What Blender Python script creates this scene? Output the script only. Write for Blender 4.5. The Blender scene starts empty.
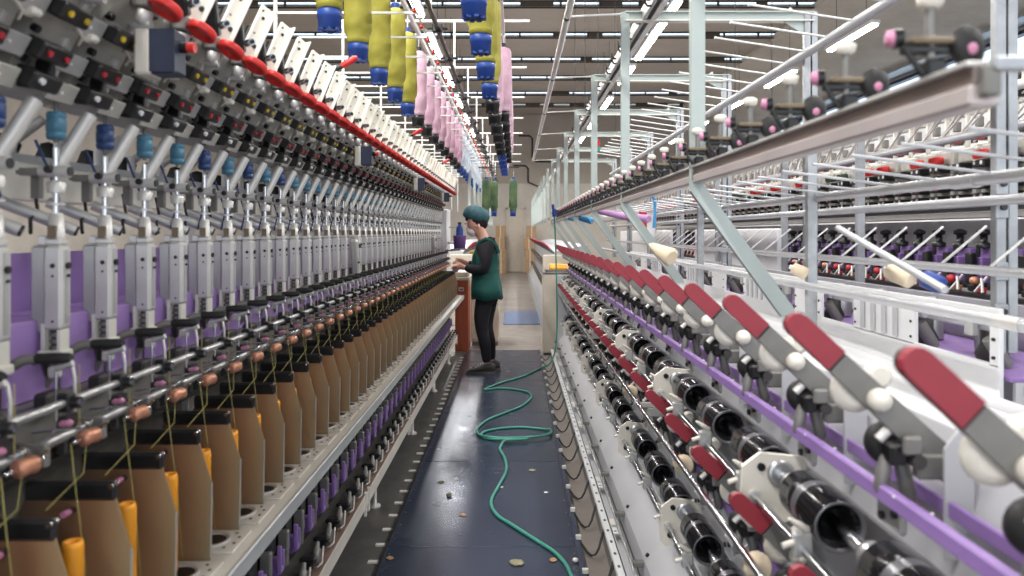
import bpy, math, random
from mathutils import Vector, Matrix
random.seed(7)
sc = bpy.context.scene
C = sc.collection
PI = math.pi
F = 750.0                     # focal length in pixels of a 1024 wide frame
HX, HY, EYE = 516.0, 233.0, 1.43

def at(px, py, Y):            # a point of the place at distance Y
    return ((px-HX)*Y/F, Y, EYE-(py-HY)*Y/F)

# ------------------------------------------------------------------ materials
def mat(name, col, rough=0.5, metal=0.0, var=0.08, scale=20.0, emit=None, alpha=1.0, trans=0.0, stretch=None, spec=0.5, bump=0.0):
    m = bpy.data.materials.new(name); m.use_nodes = True
    nt = m.node_tree; b = nt.nodes['Principled BSDF']
    b.inputs['Roughness'].default_value = rough
    b.inputs['Metallic'].default_value = metal
    b.inputs['Specular IOR Level'].default_value = spec
    tc = nt.nodes.new('ShaderNodeTexCoord')
    mp = nt.nodes.new('ShaderNodeMapping')
    if stretch: mp.inputs['Scale'].default_value = stretch
    nz = nt.nodes.new('ShaderNodeTexNoise'); nz.inputs['Scale'].default_value = scale; nz.inputs['Detail'].default_value = 4
    nt.links.new(tc.outputs['Object'], mp.inputs['Vector']); nt.links.new(mp.outputs['Vector'], nz.inputs['Vector'])
    rp = nt.nodes.new('ShaderNodeValToRGB')
    lo = tuple(max(0, c*(1-var)) for c in col); hi = tuple(min(1, c*(1+var)) for c in col)
    rp.color_ramp.elements[0].position = 0.3; rp.color_ramp.elements[1].position = 0.7
    rp.color_ramp.elements[0].color = (*lo, 1); rp.color_ramp.elements[1].color = (*hi, 1)
    nt.links.new(nz.outputs['Fac'], rp.inputs['Fac']); nt.links.new(rp.outputs['Color'], b.inputs['Base Color'])
    if emit:
        b.inputs['Emission Color'].default_value = (*emit[0], 1); b.inputs['Emission Strength'].default_value = emit[1]
    if alpha < 1: b.inputs['Alpha'].default_value = alpha
    if trans: b.inputs['Transmission Weight'].default_value = trans
    if bump:
        bp = nt.nodes.new('ShaderNodeBump'); bp.inputs['Strength'].default_value = bump; bp.inputs['Distance'].default_value = 0.002
        nt.links.new(nz.outputs['Fac'], bp.inputs['Height']); nt.links.new(bp.outputs['Normal'], b.inputs['Normal'])
    return m

def s(r, g, b):               # sRGB 0-255 to linear
    f = lambda v: (v/255)/12.92 if v/255 <= .04045 else ((v/255+.055)/1.055)**2.4
    return (f(r), f(g), f(b))

M = {
 'steel':   mat('brushed_steel', s(186,186,186), .32, .75, .1, 30),
 'chrome':  mat('chrome', s(210,212,216), .14, 1.0, .03),
 'alu':     mat('cast_aluminium', s(206,204,200), .42, .35, .06, 15),
 'greymetal': mat('grey_metal', s(128,126,122), .5, .35, .12, 18),
 'darkmetal': mat('dark_metal', s(72,70,68), .45, .5, .15, 18),
 'headgrey': mat('winding_head_grey', s(184,182,174), .5, .15, .14, 14),
 'plategrey': mat('plate_grey', s(184,184,182), .45, .4, .08, 12),
 'ivory':   mat('ivory_paint', s(232,229,218), .45, 0, .04, 10),
 'cream':   mat('cream_bench', s(228,224,214), .42, .05, .05, 8),
 'benchside': mat('bench_edge', s(190,192,190), .35, .4, .05, 10),
 'white':   mat('white_paint', s(226,226,227), .4, 0, .03, 5),
 'panel':   mat('light_grey_panel', s(190,190,193), .38, .1, .05, 4),
 'black':   mat('black_plastic', s(24,24,26), .35, 0, .2, 30),
 'rubber':  mat('black_rubber', s(30,29,29), .6, 0, .2, 30),
 'gloss':   mat('black_gloss', s(40,40,43), .13, .7, .1, 10),
 'purple':  mat('purple_paint', s(142,112,172), .45, 0, .07, 12),
 'purple2': mat('purple_plastic', s(118,86,148), .4, 0, .1, 12),
 'red':     mat('bright_red', s(226,52,48), .35, 0, .05, 12),
 'darkred': mat('dark_red_grip', s(148,48,60), .5, 0, .07, 25),
 'navy':    mat('navy_plastic', s(45,52,72), .45, 0, .1, 12),
 'bluecap': mat('blue_collar', s(64,116,142), .4, 0, .1, 30),
 'darkblue': mat('dark_blue_collar', s(26,58,108), .4, 0, .1, 30),
 'copper':  mat('copper_roller', s(200,140,112), .35, .4, .12, 30),
 'pink':    mat('pink_ceramic', s(206,136,168), .4, 0, .05, 12),
 'orange':  mat('orange_tube', s(240,160,36), .5, 0, .05, 30),
 'brass':   mat('brass', s(122,108,88), .5, .3, .1, 30),
 'yarn':    mat('loose_yarn', s(176,166,96), .8, 0, .1, 50),
 'dotyellow': mat('yellow_dot', s(220,190,50), .4),
 'dotred':  mat('red_dot', s(190,50,60), .4),
 'paleplastic': mat('pale_plastic', s(226,220,208), .45, 0, .04, 12),
 'greenpost': mat('pale_green_grey_paint', s(176,186,182), .45, .1, .05, 6),
 'galv':    mat('galvanised_steel', s(170,173,176), .42, .5, .12, 25),
 'pipe':    mat('grey_pipe', s(192,193,196), .36, .35, .06, 12),
 'rodwhite': mat('white_rod', s(230,230,226), .35, .1, .03, 12),
 'rail':    mat('bronze_rail', s(140,126,120), .34, .5, .12, 4),
 'hose':    mat('teal_hose', s(64,142,124), .42, 0, .06, 10),
 'cable':   mat('black_cable', s(26,26,28), .5),
 'skin':    mat('skin', s(214,162,142), .55, 0, .04, 30),
 'hair':    mat('black_hair', s(24,19,18), .6, 0, .2, 60),
 'shirt':   mat('black_knit', s(24,22,28), .85, 0, .2, 90, bump=.3),
 'green':   mat('dark_green_cloth', s(24,84,78), .8, 0, .16, 14, bump=.6),
 'hairnet': mat('blue_green_net', s(44,86,94), .7, 0, .2, 40, bump=.6),
 'mask':    mat('face_mask', s(224,214,220), .7, 0, .03, 30),
 'shoe':    mat('dark_grey_shoe', s(58,54,54), .7, 0, .3, 60),
 'sole':    mat('shoe_sole', s(92,86,82), .7),
 'brown':   mat('red_brown_laminate', s(150,70,42), .45, 0, .12, 6, stretch=(8,8,1)),
 'beige':   mat('beige_laminate', s(206,196,180), .5, 0, .05, 6),
 'carton':  mat('carton', s(176,142,106), .8, 0, .1, 10),
 'bluerubber': mat('blue_plastic', s(32,66,142), .45),
 'lightblue': mat('light_blue_plastic', s(70,150,200), .45),
 'lilac':   mat('lilac_yarn', s(186,140,190), .7, 0, .06, 30),
 'creamyarn': mat('cream_yarn', s(226,208,180), .8, 0, .05, 60, stretch=(1,1,20)),
 'clip':    mat('white_clip', s(226,224,216), .4),
 'lint':    mat('lint', s(140,134,108), .95, 0, .25, 60),
 'leafbrown': mat('dry_scrap', s(176,140,100), .9, 0, .2, 60),
 'bandgrey': mat('drum_band', s(112,112,116), .3, .5, .05, 10),
 'railpale': mat('pale_rail_face', s(190,180,178), .35, .3, .1, 5),
 'railtop': mat('rail_top_brown', s(150,124,112), .4, .3, .1, 5),
 'purplelight': mat('purple_housing_paint', s(166,134,198), .45, 0, .07, 12),
 'beamgrey': mat('brown_grey_beam', s(112,102,92), .4, .4, .2, 20),
 'sign':    mat('red_sign', s(200,30,40), .5),
}
def tube_emit():
    return mat('lamp_tube', (1, 1, 1), .4, emit=((1.0, .985, .96), 20.0))
M['tube'] = tube_emit()

def thread_mat(name, a, b, freq=480):
    m = bpy.data.materials.new(name); m.use_nodes = True
    nt = m.node_tree; bs = nt.nodes['Principled BSDF']; bs.inputs['Roughness'].default_value = .75
    tc = nt.nodes.new('ShaderNodeTexCoord')
    w = nt.nodes.new('ShaderNodeTexWave'); w.bands_direction = 'Z'; w.inputs['Scale'].default_value = freq/10; w.inputs['Distortion'].default_value = 2.5
    w.inputs['Detail'].default_value = 2
    nt.links.new(tc.outputs['Object'], w.inputs['Vector'])
    nz = nt.nodes.new('ShaderNodeTexNoise'); nz.inputs['Scale'].default_value = 9; nt.links.new(tc.outputs['Object'], nz.inputs['Vector'])
    mx = nt.nodes.new('ShaderNodeMath'); mx.operation = 'ADD'
    m2 = nt.nodes.new('ShaderNodeMath'); m2.operation = 'MULTIPLY'; m2.inputs[1].default_value = .15
    nt.links.new(w.outputs['Fac'], m2.inputs[0]); nt.links.new(m2.outputs[0], mx.inputs[0]); nt.links.new(nz.outputs['Fac'], mx.inputs[1])
    rp = nt.nodes.new('ShaderNodeValToRGB'); rp.color_ramp.elements[0].position = .35; rp.color_ramp.elements[1].position = .85
    rp.color_ramp.elements[0].color = (*a, 1); rp.color_ramp.elements[1].color = (*b, 1)
    nt.links.new(mx.outputs[0], rp.inputs['Fac']); nt.links.new(rp.outputs['Color'], bs.inputs['Base Color'])
    bp = nt.nodes.new('ShaderNodeBump'); bp.inputs['Strength'].default_value = .15; bp.inputs['Distance'].default_value = .002
    nt.links.new(w.outputs['Fac'], bp.inputs['Height']); nt.links.new(bp.outputs['Normal'], bs.inputs['Normal'])
    return m
M['olive'] = thread_mat('olive_thread', s(136,130,38), s(176,168,72))
M['pinkyarn'] = thread_mat('pink_thread', s(190,150,170), s(222,192,204))
M['paleyarn'] = thread_mat('pale_blue_thread', s(176,190,206), s(222,228,232))
M['bottleyarn'] = thread_mat('dark_green_thread', s(40,70,56), s(96,112,60))

# smoked plates between the spindles: translucent, the tubes' orange glow painted in towards the aisle
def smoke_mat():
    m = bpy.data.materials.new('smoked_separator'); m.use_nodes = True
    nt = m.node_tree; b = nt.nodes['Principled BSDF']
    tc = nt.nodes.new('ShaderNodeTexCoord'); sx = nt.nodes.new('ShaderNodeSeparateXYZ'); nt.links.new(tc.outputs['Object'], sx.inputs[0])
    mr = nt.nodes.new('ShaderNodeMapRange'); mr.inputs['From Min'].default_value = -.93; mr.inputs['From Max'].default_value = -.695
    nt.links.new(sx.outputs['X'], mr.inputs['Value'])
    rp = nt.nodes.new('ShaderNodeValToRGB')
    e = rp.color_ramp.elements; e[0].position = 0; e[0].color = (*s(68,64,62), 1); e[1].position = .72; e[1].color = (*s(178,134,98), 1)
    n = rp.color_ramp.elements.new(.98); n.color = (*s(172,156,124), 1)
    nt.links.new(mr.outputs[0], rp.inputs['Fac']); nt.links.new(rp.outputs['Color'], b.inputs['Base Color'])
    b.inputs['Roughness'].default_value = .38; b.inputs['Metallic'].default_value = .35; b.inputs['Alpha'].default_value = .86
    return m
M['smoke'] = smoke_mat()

# ------------------------------------------------------------------ mesh builder
class MB:
    def __init__(s_): s_.v = []; s_.f = []; s_.m = []; s_.sm = []; s_.mats = []; s_.T = None
    def mi(s_, m):
        m = M[m] if isinstance(m, str) else m
        if m not in s_.mats: s_.mats.append(m)
        return s_.mats.index(m)
    def add(s_, vs, fs, m, smooth=False):
        k = len(s_.v); i = s_.mi(m)
        if s_.T: vs = [tuple(s_.T @ Vector(p)) for p in vs]
        s_.v += [tuple(p) for p in vs]
        for f in fs: s_.f.append([k+a for a in f]); s_.m.append(i); s_.sm.append(smooth)
        return s_
    def box(s_, x0, x1, y0, y1, z0, z1, m, b=0.0, R=None):
        if x0 > x1: x0, x1 = x1, x0
        if y0 > y1: y0, y1 = y1, y0
        if z0 > z1: z0, z1 = z1, z0
        c = Vector(((x0+x1)/2, (y0+y1)/2, (z0+z1)/2)); h = ((x1-x0)/2, (y1-y0)/2, (z1-z0)/2)
        if b <= 0:
            vs = [(sx*h[0], sy*h[1], sz*h[2]) for sx in (-1, 1) for sy in (-1, 1) for sz in (-1, 1)]
            fs = [(0,1,3,2), (4,6,7,5), (0,4,5,1), (2,3,7,6), (0,2,6,4), (1,5,7,3)]
        else:
            b = min(b, *(q*.95 for q in h)); vs = []; idx = {}
            for ax in range(3):
                for sx in (-1, 1):
                    for sy in (-1, 1):
                        for sz in (-1, 1):
                            sg = (sx, sy, sz); p = [sg[q]*(h[q]-(0 if q == ax else b)) for q in range(3)]
                            idx[(ax, sg)] = len(vs); vs.append(tuple(p))
            fs = []
            for ax in range(3):
                o = [q for q in range(3) if q != ax]
                for sgn in (-1, 1):
                    q4 = []
                    for a, c2 in ((-1,-1), (1,-1), (1,1), (-1,1)):
                        sg = [0]*3; sg[ax] = sgn; sg[o[0]] = a; sg[o[1]] = c2; q4.append(idx[(ax, tuple(sg))])
                    fs.append(tuple(q4))
            for ax in range(3):           # edges along ax
                o = [q for q in range(3) if q != ax]
                for a in (-1, 1):
                    for c2 in (-1, 1):
                        q4 = []
                        for (w, e) in ((o[0], -1), (o[0], 1), (o[1], 1), (o[1], -1)):
                            sg = [0]*3; sg[ax] = e; sg[o[0]] = a; sg[o[1]] = c2; q4.append(idx[(w, tuple(sg))])
                        fs.append(tuple(q4))
            for sx in (-1, 1):
                for sy in (-1, 1):
                    for sz in (-1, 1): fs.append(tuple(idx[(ax, (sx, sy, sz))] for ax in range(3)))
        vs = [Vector(p) for p in vs]
        if R is not None: vs = [R @ p for p in vs]
        return s_.add([tuple(p+c) for p in vs], fs, m)
    def rings(s_, rings, m, cap=True, smooth=True, closed=False):
        n = len(rings[0]); vs = [p for r in rings for p in r]; fs = []
        for i in range(len(rings)-1):
            for j in range(n):
                fs.append((i*n+j, i*n+(j+1) % n, (i+1)*n+(j+1) % n, (i+1)*n+j))
        s_.add(vs, fs, m, smooth)
        if cap:
            s_.add(rings[0], [tuple(range(n))[::-1]], m); s_.add(rings[-1], [tuple(range(n))], m)
        return s_
    def lathe(s_, p, d, prof, m, n=14, cap=True, smooth=True):
        """prof: (distance along d, radius) pairs, from the point p"""
        p = Vector(p); d = Vector(d).normalized(); a = d.orthogonal().normalized(); b = d.cross(a); rr = []
        for t, r in prof:
            rr.append([tuple(p+d*t+(a*math.cos(2*PI*j/n)+b*math.sin(2*PI*j/n))*r) for j in range(n)])
        return s_.rings(rr, m, cap, smooth)
    def cyl(s_, p, q, r, m, n=12, r2=None, cap=True):
        p = Vector(p); q = Vector(q)
        return s_.lathe(p, q-p, [(0, r), ((q-p).length, r if r2 is None else r2)], m, n, cap)
    def tube(s_, pts, r, m, n=8):
        pts = [Vector(p) for p in pts]; rr = []; up = None
        for i, p in enumerate(pts):
            d = (pts[min(i+1, len(pts)-1)]-pts[max(i-1, 0)]).normalized()
            if up is None: up = d.orthogonal().normalized()
            up = (up-d*up.dot(d)).normalized(); b = d.cross(up); q = r[i] if isinstance(r, (list, tuple)) else r
            rr.append([tuple(p+(up*math.cos(2*PI*j/n)+b*math.sin(2*PI*j/n))*q) for j in range(n)])
        return s_.rings(rr, m)
    def prism(s_, poly, y0, y1, m):       # polygon in x,z stretched along y
        n = len(poly)
        vs = [(x, y0, z) for x, z in poly]+[(x, y1, z) for x, z in poly]
        fs = [tuple(range(n))[::-1], tuple(range(n, 2*n))]+[(i, (i+1) % n, n+(i+1) % n, n+i) for i in range(n)]
        return s_.add(vs, fs, m)
    def sheet(s_, path, y0, y1, t, m):    # an open x,z path as a bent sheet of thickness t along y
        for (a, b) in zip(path, path[1:]):
            d = Vector((b[0]-a[0], 0, b[1]-a[1])).normalized(); nn = Vector((-d.z, 0, d.x))*t/2
            poly = [(a[0]+nn.x, a[1]+nn.z), (b[0]+nn.x, b[1]+nn.z), (b[0]-nn.x, b[1]-nn.z), (a[0]-nn.x, a[1]-nn.z)]
            s_.prism(poly, y0, y1, m)
        return s_
    def ball(s_, p, r, m, n=12, sx=(1,1,1)):
        p = Vector(p); rr = []
        for i in range(1, n//2+2-1):
            t = PI*i/(n//2+1-1+.0001) if False else PI*i/(n//2+1)
            rr.append([(p.x+r*sx[0]*math.sin(t)*math.cos(2*PI*j/n), p.y+r*sx[1]*math.sin(t)*math.sin(2*PI*j/n), p.z-r*sx[2]*math.cos(t)) for j in range(n)])
        e = PI/(n//2+1)*.25
        lo = [(p.x+r*sx[0]*math.sin(e)*math.cos(2*PI*j/n), p.y+r*sx[1]*math.sin(e)*math.sin(2*PI*j/n), p.z-r*sx[2]*math.cos(e)) for j in range(n)]
        hi = [(a, b, 2*p.z-c) for a, b, c in lo]
        return s_.rings([lo]+rr+[hi], m)
    def mesh(s_, name):
        me = bpy.data.meshes.new(name); me.from_pydata(s_.v, [], s_.f)
        for m in s_.mats: me.materials.append(m)
        me.polygons.foreach_set('material_index', s_.m); me.polygons.foreach_set('use_smooth', s_.sm); me.update()
        import bmesh
        bm = bmesh.new(); bm.from_mesh(me); bmesh.ops.recalc_face_normals(bm, faces=bm.faces); bm.to_mesh(me); bm.free()
        return me

W = {}                                     # world place of every object
def tag(o, label=None, cat=None, group=None, kind=None):
    if label: o['label'] = label
    if cat: o['category'] = cat
    if group: o['group'] = group
    if kind: o['kind'] = kind
    return o
def empty(name, loc, label, cat, group=None):
    o = bpy.data.objects.new(name, None); o.empty_display_size = .1; C.objects.link(o); o.location = loc; W[o] = Vector(loc)
    return tag(o, label, cat, group)
def put(name, me, loc=(0,0,0), parent=None, label=None, cat=None, group=None, kind=None):
    if isinstance(me, MB): me = me.mesh(name)
    o = bpy.data.objects.new(name, me); C.objects.link(o); W[o] = Vector(loc)
    if parent is not None: o.parent = parent; o.location = Vector(loc)-W[parent]
    else: o.location = loc
    return tag(o, label, cat, group, kind)
def copy_thing(root, loc):                 # the thing, its parts and their sub-parts; mesh data shared
    r = root.copy(); C.objects.link(r); r.location = loc
    for ch in list(root.children):
        c = ch.copy(); C.objects.link(c); c.parent = r
        for g in list(ch.children):
            d = g.copy(); C.objects.link(d); d.parent = c
    return r

# ------------------------------------------------------------------ the hall
def struct(name, mb, loc=(0,0,0)): return put(name, mb, loc, kind='structure')
def floor_mat(name, base, dark, rough, sc_=3.0):
    m = bpy.data.materials.new(name); m.use_nodes = True; nt = m.node_tree; b = nt.nodes['Principled BSDF']
    tc = nt.nodes.new('ShaderNodeTexCoord')
    n1 = nt.nodes.new('ShaderNodeTexNoise'); n1.inputs['Scale'].default_value = sc_; n1.inputs['Detail'].default_value = 8; n1.inputs['Roughness'].default_value = .65
    nt.links.new(tc.outputs['Object'], n1.inputs['Vector'])
    rp = nt.nodes.new('ShaderNodeValToRGB'); rp.color_ramp.elements[0].position = .32; rp.color_ramp.elements[1].position = .7
    rp.color_ramp.elements[0].color = (*dark, 1); rp.color_ramp.elements[1].color = (*base, 1)
    nt.links.new(n1.outputs['Fac'], rp.inputs['Fac']); nt.links.new(rp.outputs['Color'], b.inputs['Base Color'])
    n2 = nt.nodes.new('ShaderNodeTexNoise'); n2.inputs['Scale'].default_value = sc_*6; n2.inputs['Detail'].default_value = 6
    nt.links.new(tc.outputs['Object'], n2.inputs['Vector'])
    mr = nt.nodes.new('ShaderNodeMapRange'); mr.inputs['To Min'].default_value = rough-.08; mr.inputs['To Max'].default_value = rough+.12
    nt.links.new(n2.outputs['Fac'], mr.inputs['Value']); nt.links.new(mr.outputs[0], b.inputs['Roughness'])
    return m
M['concrete'] = floor_mat('hall_floor', s(150,142,134), s(116,108,102), .38, 1.2)
M['steelplate'] = floor_mat('walkway_sheet', s(74,84,104), s(60,69,88), .22, 1.2)
M['steelplate'].node_tree.nodes['Principled BSDF'].inputs['Metallic'].default_value = .45
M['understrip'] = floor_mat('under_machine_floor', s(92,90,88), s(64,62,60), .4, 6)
M['wall'] = floor_mat('plaster', s(222,216,206), s(196,188,178), .8, .8)
M['bulk'] = floor_mat('ceiling_paint', s(196,187,178), s(178,168,158), .8, .5)
M['bluewall'] = floor_mat('cool_plaster', s(206,208,214), s(180,182,190), .8, .7)

EX0, EX1, EY0, EY1, CZ = -9.0, 9.2, -6.0, 27.6, 5.65
struct('floor', MB().box(EX0, EX1, EY0, EY1, -.1, 0, 'concrete'))
struct('wall_far', MB().box(EX0, EX1, EY1, EY1+.2, 0, 3.25, 'wall').box(EX0, EX1, EY1-.02, EY1+.2, 3.25, CZ+.6, 'bulk'))
struct('wall_left', MB().box(EX0-.2, EX0, EY0, EY1, 0, CZ+.6, 'wall'))
struct('wall_right', MB().box(EX1, EX1+.2, EY0, EY1, 0, 4.4, 'bluewall').box(EX1, EX1+.2, EY0, EY1, 5.1, CZ+.6, 'bluewall'))
# window band of the right wall
wb = MB()
wb.box(EX1-.06, EX1+.1, EY0, EY1, 4.40, 4.47, 'navy').box(EX1-.06, EX1+.1, EY0, EY1, 5.03, 5.10, 'navy')
for k in range(18): wb.box(EX1-.03, EX1+.06, EY0+1.9*k, EY0+1.9*k+.06, 4.47, 5.03, 'ivory')
wf = struct('window_1', wb)
gl = bpy.data.materials.new('window_glass'); gl.use_nodes = True
g_ = gl.node_tree.nodes['Principled BSDF']; g_.inputs['Transmission Weight'].default_value = 1; g_.inputs['Roughness'].default_value = .15; g_.inputs['Base Color'].default_value = (.9, .95, 1, 1); g_.inputs['IOR'].default_value = 1.1
gt = gl.node_tree; tr_ = gt.nodes.new('ShaderNodeBsdfTransparent'); tr_.inputs[0].default_value = (.86, .92, .96, 1); mx_ = gt.nodes.new('ShaderNodeMixShader'); mx_.inputs[0].default_value = .08
gs_ = gt.nodes.new('ShaderNodeBsdfGlossy'); gs_.inputs['Roughness'].default_value = .1
gt.links.new(tr_.outputs[0], mx_.inputs[1]); gt.links.new(gs_.outputs[0], mx_.inputs[2]); gt.links.new(mx_.outputs[0], gt.nodes['Material Output'].inputs['Surface'])
M['glass'] = gl; M['bulkdark'] = mat('dirty_glass_board', s(90,80,70), .8)
put('pane', MB().box(EX1+.0, EX1+.01, EY0, EY1, 4.47, 5.03, 'glass'), parent=wf)
# ceiling: opaque bays with narrow skylight strips between them
ys = [4.0, 8.4, 11.4, 14.1, 16.3, 18.6, 20.8, 23.1, 25.2]
cm = MB(); prev = EY0; ST = .15
edges = [EY0]+ys+[EY1+.2]
for a_, b_ in zip(edges, edges[1:]):          # each bay rises to the next row of roof lights
    v = [(EX0, a_, CZ), (EX1, a_, CZ), (EX1, b_, CZ+ST), (EX0, b_, CZ+ST)]; v += [(x, y, z+.08) for x, y, z in v]
    cm.add(v, [(0,1,2,3), (4,5,6,7), (0,1,5,4), (1,2,6,5), (2,3,7,6), (3,0,4,7)], 'bulk')
struct('ceiling', cm)
for i, y in enumerate(ys):
    wn = MB()
    wn.box(EX0, EX1, y-.02, y+.01, CZ-.0, CZ+.03, 'darkmetal').box(EX0, EX1, y-.02, y+.01, CZ+ST-.03, CZ+ST+.01, 'darkmetal')
    x = EX0+random.uniform(0, .5)
    while x < EX1:
        wn.box(x, x+.04, y-.02, y+.01, CZ+.04, CZ+ST-.02, 'darkmetal')
        if random.random() < (.2 if x < .5 else .8): wn.box(x, x+random.uniform(.2, .7), y-.005, y+.01, CZ+.04, CZ+ST-.02, 'bulkdark')
        x += .74
    w_ = struct('window_%d' % (i+2), wn)
    put('pane', MB().box(EX0, EX1, y-.004, y+.002, CZ+.045, CZ+ST-.03, 'glass'), parent=w_)
# beams along the far right roof, hung trunking
struct('trim_1', MB().box(EX1-.5, EX1-.1, EY0, EY1, 5.15, 5.3, 'galv').box(EX1-.42, EX1-.18, EY0, EY1, 5.3, 5.62, 'greenpost'))
# sloped liner at the right edge of the roof
struct('trim_2', MB().prism([(5.6, CZ-.01), (EX1-.1, 5.2), (EX1-.1, 5.3), (5.6, CZ+.1)], EY0, EY1, 'wall'))

# walkway platform of steel sheets
pl = MB()
y = .3; ends = [.3, 2.07, 3.3, 4.53, 5.76, 7.0, 8.05, 8.85]
for a, b in zip(ends, ends[1:]): pl.box(-.567, .27, a+.003, b-.003, .035, .05, 'steelplate', .002)
pl.box(-.56, .263, .3, 8.84, 0, .034, 'darkmetal')
pl.box(.262, .285, .3, 8.85, 0, .056, 'navy').box(-.575, -.562, .3, 8.85, 0, .052, 'black')
rv = pl
for k in range(52):
    for xx in (-.545, .248): rv.cyl((xx, .5+k*.16, .05), (xx, .5+k*.16, .0525), .005, 'chrome', 6)
walk = put('walkway_platform', pl, label='dark blue-grey steel sheet walkway running down the middle aisle', cat='walkway')
mat2 = MB().box(-.25, .45, 11.5, 14.2, 0, .012, 'bluemat') if 'bluemat' in M else None
M['bluemat'] = floor_mat('blue_floor_mat', s(110,130,168), s(78,96,134), .35, 30)
put('floor_mat', MB().box(-.2, .5, 11.7, 13.6, 0, .012, 'bluemat', .004), label='blue mat lying across the far aisle beyond the dark walkway', cat='mat')
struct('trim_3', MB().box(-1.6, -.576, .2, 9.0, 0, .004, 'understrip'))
struct('trim_4', MB().box(.286, .47, .2, 9.0, 0, .004, 'concrete'))

# ------------------------------------------------------------------ fluorescent lamps
def area(loc, sx, sy, power, col=(1, .985, .96)):
    l = bpy.data.lights.new('tube_light', 'AREA'); l.shape = 'RECTANGLE'; l.size = sx; l.size_y = sy; l.energy = power; l.color = col
    o = bpy.data.objects.new('tube_light', l); C.objects.link(o); o.location = loc; return o
lm = MB().box(-.07, .07, -.78, .78, .02, .07, 'white', .008)
tm = MB().cyl((-.03, -.75, 0), (-.03, .75, 0), .018, 'tube', 10).cyl((.03, -.75, 0), (.03, .75, 0), .018, 'tube', 10)
sm_ = MB().cyl((0, -.5, .07), (0, -.5, CZ-4.35), .004, 'darkmetal', 6).cyl((0, .5, .07), (0, .5, CZ-4.35), .004, 'darkmetal', 6)
lm, tm, sm_ = lm.mesh('lamp_body'), tm.mesh('lamp_tube'), sm_.mesh('lamp_wire')
rows = [(2.04, [1.2, 4.2, 7.0, 10.2, 11.8, 13.9, 16.9, 20.1, 23.3], 'fluorescent lamp in the row hung just right of the middle aisle'),
        (5.0, [2.0, 5.0, 8.2, 11.2, 14.2, 17.3, 20.4, 23.5], 'fluorescent lamp in the row hung over the far right machines'),
        (-1.28, [4.6, 6.9, 9.3, 11.7, 14.1, 16.6, 19.2, 21.8], 'fluorescent lamp in the row hung above the bobbins left of the aisle')]
for X, L, lab in rows:
    for y in L:
        if True:
            e = empty('ceiling_lamp', (X, y, 4.33), lab, 'lamp', 'lamps')
            e['group'] = {2.04: 'lamps above the middle aisle', 5.0: 'lamps above the right machines', -1.28: 'lamps above the bobbins'}[X]
            put('lamp_housing', lm, (X, y, 4.33), e); put('lamp_tube', tm, (X, y, 4.33), e); put('hanging_wire', sm_, (X, y, 4.33), e)
        area((X, y, 4.30), .16, 1.5, 92 if X < 0 else 48)
for y in (-2, .5, 2.4): area((-1.28, y, 4.3), .16, 1.5, 90)

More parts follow.
